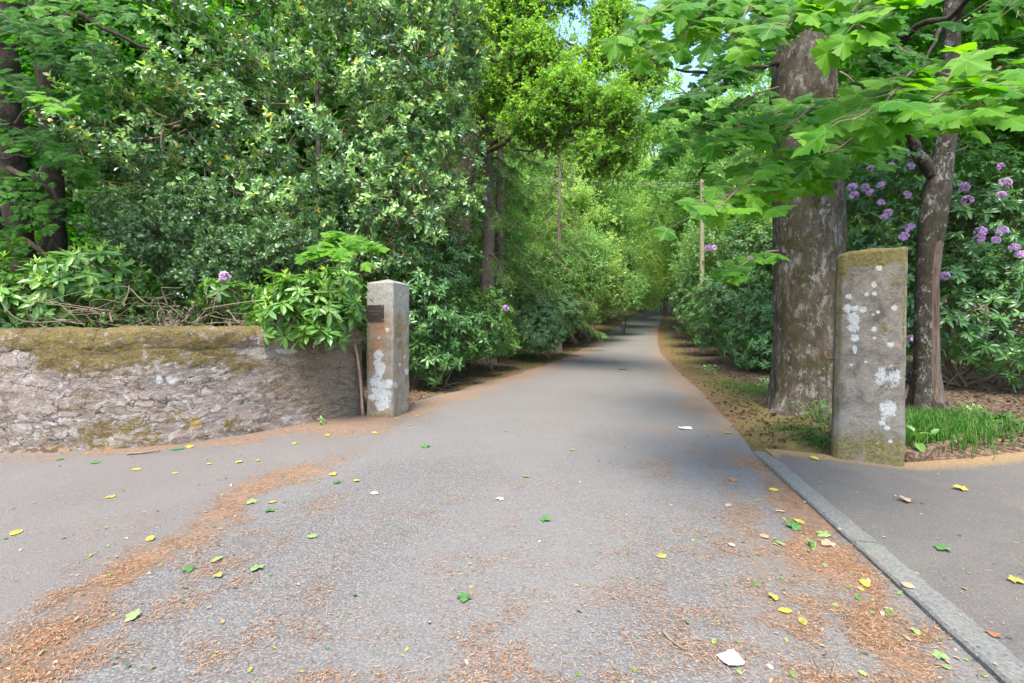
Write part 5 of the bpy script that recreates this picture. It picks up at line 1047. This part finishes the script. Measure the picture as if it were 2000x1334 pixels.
# ------------------------------------------------------------------ stick, twigs, paper, fallen leaves, weeds, grass
def stick(name, pts, r0, r1, label, cat, mat, seed=0, wob=.012):
    b = np.array(pts[0], float); g = Geo(); g.add(*tube(curve(np.array(pts) - b, 20, wob, seed), np.linspace(r0, r1, 20), 9)); o = g.build(name, M[mat], loc=tuple(b), smooth=True); return tag(o, label, cat)
stick('stick', [U(709, 806, 6.95) * [1, 1, 0] + [0, 0, .0], U(703, 730, 6.98), U(697, 690, 7.0), U(689, 661, 7.05)], .024, .019, 'bare peeled stick leaning on the wall beside the plaque pillar', 'stick', 'stick', 4, .006)
def gp(px, py, h=.012): q = G(px, py); return np.array([q[0], q[1], float(zY(q[1])) + .004 + h])
stick('twig', [gp(1295, 1241), gp(1318, 1262), gp(1340, 1276)], .006, .003, 'thin brown twig lying on the tarmac above the white paper', 'twig', 'twig_pale', 5, .003)
stick('twig', [gp(1625, 1334, .02), gp(1632, 1310, .02), gp(1640, 1284, .025)], .004, .002, 'thin curved twig among the needles left of the kerb', 'twig', 'twig_pale', 6, .004)
stick('twig', [gp(248, 890, .018), gp(285, 887, .02), gp(312, 884, .02)], .014, .008, 'short broken branch on the needles at the foot of the wall', 'twig', 'twig_pale', 7, .004)
stick('twig', [gp(655, 815, .01), gp(685, 800, .03), gp(706, 780, .1)], .005, .003, 'thin wiry twig at the base of the leaning stick', 'twig', 'twig', 8, .01)
stick('twig', [gp(865, 757, .02), gp(905, 750, .03), gp(950, 744, .02)], .012, .006, 'dead twig on the soil below the dark rhododendron thicket', 'twig', 'twig_pale', 9, .02)
stick('twig', [gp(830, 770, .02), gp(850, 762, .05), gp(880, 764, .02)], .009, .004, 'short dead twig on the soil right of the plaque pillar', 'twig', 'twig', 10, .02)
r = RNG(500)
def sheet(name, px, py, w, d, rz, label, cat, mat='paper', curl=.01):
    u = np.linspace(-.5, .5, 7); X, Y = np.meshgrid(u, u); q = np.stack([X.ravel() * w, Y.ravel() * d, .008 + curl * np.abs(X.ravel() + Y.ravel()) ** 2 + .004 * r.random(49)], 1); q[6, :2] *= .8
    g = Geo(); g.add(q, grid_faces(7, 7)); p = gp(px, py, 0); o = g.build(name, M[mat], loc=tuple(p)); o.rotation_euler = (0, 0, rz); return tag(o, label, cat)
sheet('paper_scrap', 1428, 1294, .085, .075, .25, 'crumpled white paper scrap on the tarmac by the kerb', 'paper')
sheet('paper_scrap', 1339, 838, .16, .13, -.1, 'small white litter flake far up the right side of the drive', 'paper')
# fallen leaves one can point at: photo pixel, size, colour, kind, label
OV = leaf8(.5, .10, -.18)
def sub_oval():
    n, m_ = 9, 5; u = np.linspace(0, 1, n); v = np.linspace(-1, 1, m_); A, B = np.meshgrid(u, v, indexing='ij'); wd = .27 * np.sin(np.pi * np.clip(A, .02, 1)) ** .75
    return np.stack([A.ravel(), (B * wd).ravel(), (.10 * (A - .5) ** 2 + .10 * np.abs(B) * wd * 2).ravel()], 1), grid_faces(n, m_)
OVAL = sub_oval()
def path_h(p): return PATH_Z if p[0] > kerb_x(p[1]) and p[1] < 4.9 else 0.0
LEAVES = [
    (294, 1056, .085, 'yellow', 'o', 'yellow leaf at the upper edge of the needle band on the old tarmac'), (420, 1098, .09, 'palegreen', 'o', 'pale green leaf lying across the needle band beside an olive one'),
    (610, 1050, .07, 'palegreen', 'm', 'lobed pale green leaf on the coarse chippings'), (368, 1116, .08, 'green', 'm', 'torn dark green leaf on the needle band'), (500, 1114, .09, 'palegreen', 'm', 'faded green lobed leaf on the gravelly tarmac'), (427, 1128, .06, 'olive', 'm', 'small olive leaf below the pale green one on the needles'),
    (258, 1210, .07, 'palegreen', 'm', 'light green leaf on the lower needle band'), (30, 1044, .10, 'yellow', 'o', 'narrow yellow leaf on the old tarmac far from the drive'), (215, 973, .07, 'yellow', 'm', 'small yellow leaf alone in the middle of the old tarmac'), (268, 919, .08, 'yellow', 'o', 'yellow leaf on clear tarmac below the wall'),
    (187, 905, .09, 'green', 'm', 'fresh green leaf on the needles below the wall'), (115, 899, .07, 'green', 'm', 'small dull green leaf close to the foot of the wall'), (342, 926, .06, 'yellow', 'o', 'tiny yellow leaf below the broken branch'), (409, 908, .07, 'yellow', 'o', 'yellow leaf between the wall needles and the clear tarmac'), (467, 905, .07, 'yellow', 'm', 'upright curled yellow leaf on the clear tarmac'), (503, 901, .08, 'yellow', 'o', 'flat yellow leaf near the end of the clear tarmac'),
    (345, 879, .15, 'green', 'o', 'long dark green leaf next to the broken branch'), (369, 875, .09, 'yellow', 'm', 'yellow leaf at the foot of the wall beside the long green leaf'), (575, 868, .09, 'yellow', 'o', 'yellow leaf on the needles in front of the wall bend'), (651, 929, .08, 'yellow', 'm', 'bright yellow leaf above the coarse chippings'), (696, 941, .07, 'yellow', 'm', 'yellow leaf beside a green one at the top of the chippings'),
    (657, 944, .08, 'green', 'm', 'dull green leaf at the top of the chippings'), (490, 984, .09, 'palegreen', 'm', 'pale green lobed leaf left of the brown yellow leaf'), (533, 983, .08, 'olive', 'o', 'brownish yellow leaf on the chippings'), (528, 1000, .08, 'green', 'm', 'grey green leaf under the brownish yellow one'), (732, 966, .08, 'buff', 'o', 'buff leaf on bare tarmac right of the chippings'),
    (832, 874, .12, 'green', 'm', 'ragged green leaf in front of the plaque pillar'), (640, 852, .08, 'yellow', 'm', 'yellow leaf on the needles below the leaning stick'), (732, 847, .08, 'yellow', 'o', 'yellow leaf just in front of the plaque pillar'), (775, 820, .09, 'yellow', 'o', 'yellow leaf touching the corner of the plaque pillar'), (815, 813, .08, 'yellow', 'o', 'yellow leaf right of the plaque pillar'), (800, 831, .08, 'olive', 'o', 'olive leaf on tarmac right of the plaque pillar'),
    (1026, 933, .085, 'yellow', 'o', 'single yellow leaf in the middle of the drive'), (1118, 880, .085, 'olive', 'o', 'small olive leaf further up the middle of the drive'), (976, 977, .07, 'buff', 'm', 'brownish curled leaf in the middle of the bare tarmac'), (906, 1173, .08, 'green', 'm', 'torn green leaf low on the bare tarmac'), (1292, 1089, .06, 'olive', 'm', 'small olive leaf on the right side of the bare tarmac'), (1066, 1018, .08, 'green', 'm', 'pale torn green leaf on the centre of the drive'),
    (1690, 1144, .085, 'yellow', 'o', 'large bright yellow leaf on the needles beside the kerb'), (1512, 1173, .06, 'yellow', 'm', 'round yellow leaf on the dark tar patch'), (1532, 1197, .075, 'yellow', 'o', 'clear yellow leaf next to the round one'), (1569, 1219, .07, 'olive', 'o', 'mottled yellow leaf lowest of three on the dark tar patch'), (1676, 1171, .055, 'green', 'o', 'deep green leaf below the large bright yellow leaf'), (1738, 1202, .075, 'green', 'o', 'shiny green leaf close against the kerb'),
    (1615, 1066, .10, 'tan', 'm', 'large curled tan leaf against the kerb joint'), (1492, 1050, .09, 'tan', 'o', 'tan curled leaf on the needles left of the kerb joint'), (1560, 1021, .10, 'yellow', 'o', 'pale yellow leaf on the weeds along the kerb'), (1550, 1033, .10, 'green', 'm', 'dark green leaf on the weeds along the kerb'), (1525, 1065, .08, 'palegreen', 'o', 'fresh green leaf left of the large curled tan leaf'), (1607, 1048, .09, 'palegreen', 'm', 'yellow green leaf above the large curled tan leaf'),
    (1510, 959, .09, 'yellow', 'o', 'yellow leaf at the kerb below its sunken end'), (1430, 940, .09, 'rustleaf', 'm', 'rusty brown leaf on the needles near the sunken kerb end'), (1525, 1001, .08, 'buff', 'o', 'pale buff leaf on the needles by the upper kerb'), (1428, 1067, .07, 'buff', 'o', 'buff leaf on bare tarmac above the dark tar patch'), (1422, 990, .08, 'tan', 'o', 'pinkish tan leaf on the needles in the drive'), (1477, 1144, .05, 'green', 'm', 'small green leaf on the needles above the round yellow leaf'),
    (1875, 956, .10, 'yellow', 'm', 'yellow leaf on the footpath below the grassy edge'), (1840, 1073, .09, 'green', 'm', 'green leaf alone on the dark footpath'), (1986, 1137, .07, 'olive', 'm', 'yellowish leaf on the footpath far from the kerb'), (1940, 1243, .06, 'rustleaf', 'm', 'dull brown leaf on the lower footpath'), (1772, 1147, .07, 'tan', 'o', 'pink tan leaf on the footpath just behind the kerb'), (1770, 980, .10, 'tan', 'm', 'tan leaf among the needles on the footpath'), (1838, 1288, .06, 'palegreen', 'm', 'faded green leaf pressed against the lowest kerb'),
    (1790, 1240, .05, 'palegreen', 'm', 'grey green leaf on the needles beside the lower kerb'), (1444, 1318, .035, 'palegreen', 'o', 'small curled green leaf under the white paper scrap'), (1592, 897, .12, 'yellow', 'o', 'rounded pale yellow leaf left of the mossy pillar'), (1420, 847, .12, 'palegreen', 'o', 'light leaf on the verge before the thick trunk'), (1215, 722, .3, 'green', 'm', 'fallen green sprig far up the drive'), (1660, 860, .10, 'palegreen', 'm', 'pale leaf at the left foot of the mossy pillar'),
]
LEAVES = [l for l in LEAVES if 'left foot' not in l[5]]
for px, py, sz, mt, kind, lab in LEAVES:
    p = gp(px, py, .006); hh = path_h(p)
    if hh:
        d = (CAM_H - PATH_Z) * FPX / (py - HOR); p = np.array([(px - CX) / FPX * d, d, PATH_Z + .008])
    elif p[0] > float(xR(p[1])): p[2] = float(gz(p[0], p[1])) + .012
    g = Geo(); a = r.uniform(0, 6.28); T = np.array([[math.cos(a), math.sin(a), r.uniform(-.05, .12)]]); N = np.array([[r.normal(0, .16), r.normal(-.12, .14), 1.0]])
    tpl = OVAL if kind == 'o' else (MAPLE[0] * [1, 1, -.7], MAPLE[1])
    sz *= .74; put(g, tpl, np.zeros((1, 3)) - T * sz * .5 + [0, 0, .004], T, N, sz * 1.15, .5, 0, sz * (1.3 if kind == 'o' else 1.1))
    g.V[0][:, 2] += -g.V[0][:, 2].min()
    o = g.build('fallen_leaf', M[mt], loc=tuple(p)); tag(o, lab, 'leaf', 'leaves fallen at the drive entrance')

# loose needles and leaf bits nobody could count
def scatter_ground(n, r, x0, x1, y0, y1, dens):
    y = 1 / r.uniform(1 / y1, 1 / y0, n); x = r.uniform(x0, x1, n) * (.35 + .65 * y / y1) if False else r.uniform(x0, x1, n)
    k = r.random(n) < dens(x, y); x, y = x[k], y[k]; z = np.where((x > kerb_x(y) + .152) & (y < 4.95), PATH_Z, np.where((x > kerb_x(y)) & (y < 4.95), .037, np.where(x > xR(y), gz(x, y) - .004, zY(y) + .006)))
    return np.stack([x, y, z + .002], 1)
r = RNG(600)
clump = lambda x, y: sstep(fbm(np.stack([x * 7, y * 7, 0 * x], 1), 41, 4), .40, .62)
def dens(x, y): return np.clip((litter(x, y) * .95 + .065) * (.10 + .75 * clump(x, y)), 0, 1) * np.where(x > kerb_x(y), np.where(y < 4.95, .10 + .6 * sstep(y, 4.0, 4.6), .5), 1)
P = np.concatenate([scatter_ground(600000, r, -7, 7, 1.6, 9.5, dens), scatter_ground(380000, r, -2.5, 4, 1.5, 4.5, dens)]); n = len(P)
a = r.uniform(0, 6.28, n); T = np.stack([np.cos(a), np.sin(a), r.normal(0, .12, n)], 1); g = Geo()
put(g, NEEDLE, P + np.array([0, 0, .001]) * r.random((n, 1)) * 6, T, np.stack([r.normal(0, .3, n), r.normal(0, .3, n), np.ones(n)], 1), r.uniform(.008, .024, n), r.random(n), 0, r.uniform(.0014, .003, n))
tag(g.build('needle_litter', M['needle']), 'orange brown dry needles scattered over the drive and footpath', 'needles', kind='stuff')
def dens2(x, y): return np.clip(litter(x, y) * .5 + .12 + .55 * (np.abs(x - kerb_x(y) + .14) < .13) * (y < 5), 0, 1)
P = scatter_ground(5200, r, -6, 6.5, 1.5, 12, dens2); n = len(P); a = r.uniform(0, 6.28, n); T = np.stack([np.cos(a), np.sin(a), r.normal(.1, .15, n)], 1); g = Geo()
put(g, leaf8(.6, .12, -.1), P, T, np.stack([r.normal(0, .35, n), r.normal(0, .35, n), np.ones(n)], 1), r.uniform(.010, .034, n), r.random(n), 0); tag(g.build('leaf_litter', M['debris']), 'small leaf fragments strewn over the drive', 'leaf bits', kind='stuff')
# dry leaves under the shrubs
def dens3(x, y): return np.clip(sstep(np.maximum(x - xR(y), xL(y) - x), -.2, .5) * .9, 0, 1) * ((y > 5) & ((x > 0) | (y > 8)))
P = scatter_ground(16000, r, -4, 13, 5, 26, dens3); P[:, 2] = gz(P[:, 0], P[:, 1]) + .004; n = len(P); a = r.uniform(0, 6.28, n); T = np.stack([np.cos(a), np.sin(a), r.normal(.1, .2, n)], 1); g = Geo()
M['dry'] = leaf_mat('dry_leaf', [(0, (.03, .018, .011)), (.5, (.075, .045, .029)), (.85, (.135, .088, .056)), (1, (.09, .11, .04))], .8, .2, .1, (1, 1, 1))
put(g, leaf8(.55, .12, -.15), P, T, np.stack([r.normal(0, .4, n), r.normal(0, .4, n), np.ones(n)], 1), r.uniform(.03, .085, n), r.random(n), 0); tag(g.build('dry_leaf_litter', M['dry']), 'dry brown leaves lying under the shrubs', 'dry leaves', kind='stuff')

# grass: long tuft round the slim maple, short patches on the verges
def blades(g, n, cx, cy, sx, sy, h0, h1, r, lean=.35, w=.005, rh=1.0):
    x = r.normal(cx, sx, n); y = r.normal(cy, sy, n); k = (x > xR(y) + .12) | (x < xL(y) - .05); k &= ~((np.abs((x - cR[0]) * exR[0] + (y - cR[1]) * exR[1]) < wr / 2 + .02) & (np.abs((x - cR[0]) * eyR[0] + (y - cR[1]) * eyR[1]) < wr / 2 + .02))
    x, y = x[k], y[k]; n = len(x)
    if not n: return
    B = np.stack([x, y, gz(x, y) - .012], 1); h = r.uniform(h0, h1, n); az = r.uniform(0, 6.28, n); ln = np.abs(r.normal(0, lean, n)); d = np.stack([np.cos(az), np.sin(az), 0 * az], 1); s_ = np.stack([-np.sin(az), np.cos(az), 0 * az], 1) * w
    m1 = B + d * (ln * h * .35)[:, None] + np.array([0, 0, 1.0]) * (h * .6)[:, None]; t_ = B + d * (ln * h * 1.25)[:, None] + np.array([0, 0, 1.0]) * (h * (1 - .35 * ln))[:, None]
    V = np.stack([B - s_, B + s_, m1 - s_ * .7, m1 + s_ * .7, t_], 1).reshape(-1, 3); F = (np.arange(n) * 5)[:, None, None] + np.array([(0, 1, 3), (0, 3, 2), (2, 3, 4)])[None]
    g.add(V, F.reshape(-1, 3), np.repeat(r.random(n) * rh, 5))
r = RNG(700); g = Geo()
q = [(5.05, 5.75, .38, .3, .06, .24, 3600), (6.0, 6.35, .4, .28, .06, .2, 2200), (4.7, 5.35, .3, .2, .06, .2, 1500), (5.9, 5.75, .5, .18, .04, .12, 900)]
for cx, cy, sx, sy, h0, h1, n in q: blades(g, n, cx, cy, sx, sy, h0, h1, r, .5)
for px, py, sx, sy, n, h in [(1460, 762, .35, .6, 2600, .07), (1500, 775, .3, .4, 1200, .06), (1025, 700, .5, .9, 3000, .08), (1545, 845, .22, .16, 900, .05), (1590, 870, .12, .14, 500, .07), (1610, 815, .2, .2, 400, .09), (1180, 640, .4, 2.0, 1500, .07), (1320, 660, .4, 2.5, 2000, .07)]:
    p = G(px, py); blades(g, n, p[0], p[1], sx, sy, h * .4, h, r, .5, .004)
tag(g.build('grass', M['grass']), 'green grass growing on the verge around the slim maple and pillar', 'grass', kind='stuff')

# weeds
def weed(px, d, z, label, n, size, seed, mat='rhodo', tall=.2):
    rr = RNG(seed); x = (px - CX) / FPX * d; b = np.array([x, d, z]); root = empty('weed', tuple(b)); tag(root, label, 'weed', 'weeds on the verges')
    g, gs = Geo(), Geo(); tip = np.stack([rr.normal(0, .35 * tall, n), rr.normal(0, .35 * tall, n), rr.uniform(.25, 1, n) * tall], 1); gs.add(*many_tubes(tip * [.1, .1, 0], tip, .003, .002))
    T = unit(tip * [1, 1, .2] + rr.normal(0, .05, (n, 3))); put(g, leaf8(.55, .08, .15), tip, T, np.array([0, -.3, 1.0]) + rr.normal(0, .25, (n, 3)), size * rr.uniform(.6, 1.1, n), rr.random(n) * .85, 0); g.build('foliage', M[mat], root); gs.build('stem', M['stem_green'], root)
weed(1598, 6.15, .06, 'leafy green weed between the thick trunk and the mossy pillar', 26, .09, 1, 'grass', .3)
weed(1782, 4.75, .05, 'upright dock leaf plant at the right foot of the mossy pillar', 9, .15, 2, 'rhodo', .22)
weed(1500, 9.6, .07, 'low bramble seedling at the left of the thick trunk base', 22, .10, 3, 'bush', .25)
weed(1900, 6.6, .06, 'ground ivy weed in front of the flowering rhododendron', 40, .06, 4, 'bush', .2)
weed(1960, 6.0, .06, 'dandelion like weed on the grassy verge beyond the slim maple', 16, .12, 5, 'grass', .16)
weed(1385, 12.4, float(gz((1385 - CX) / FPX * 12.4, 12.4)), 'small green weed under the edge of the broad dark rhododendron', 24, .09, 6, 'bush', .25)
weed(630, 6.35, .0, 'tiny weed sprouting at the foot of the wall near the leaning stick', 16, .05, 7, 'bush', .09)
for k, (px, d) in enumerate([(1545, 3.08), (1585, 2.80)]):
    weed(px, d, .006, ['low green weed in the needles halfway along the kerb', 'low green weed against the kerb next to the large curled tan leaf'][k], 16, .035, 9 + k, 'rhodo', .04)
# mossy edging along the back of the footpath
e0, e1 = np.array([3.98, 4.56]), np.array([7.2, 6.35]); d = e1 - e0; L = np.linalg.norm(d); n = 120; s = np.linspace(0, L, n); pr = np.array([(-.03, -.05), (-.03, .085), (-.01, .10), (.05, .10), (.065, .085), (.065, -.05)])
V = np.stack([np.broadcast_to(s[:, None], (n, 6)), np.broadcast_to(pr[None, :, 0], (n, 6)), np.broadcast_to(pr[None, :, 1], (n, 6))], -1).reshape(-1, 3); V += (fbm(V * 11, 6, 3)[:, None] - .5) * np.array([0, .03, .03])
F = grid_faces(n, 6); g = Geo(); g.add(V, np.concatenate([F, [(0, k + 1, k) for k in range(1, 5)]])); o = g.build('path_edging', M['ground'], loc=(e0[0], e0[1], 0), smooth=True, attrs={'litter': np.full(len(V), .1), 'moss': np.full(len(V), .35)}); o.rotation_euler = (0, 0, math.atan2(d[1], d[0])); tag(o, 'low dark mossy edging between the footpath and the long grass', 'edging')
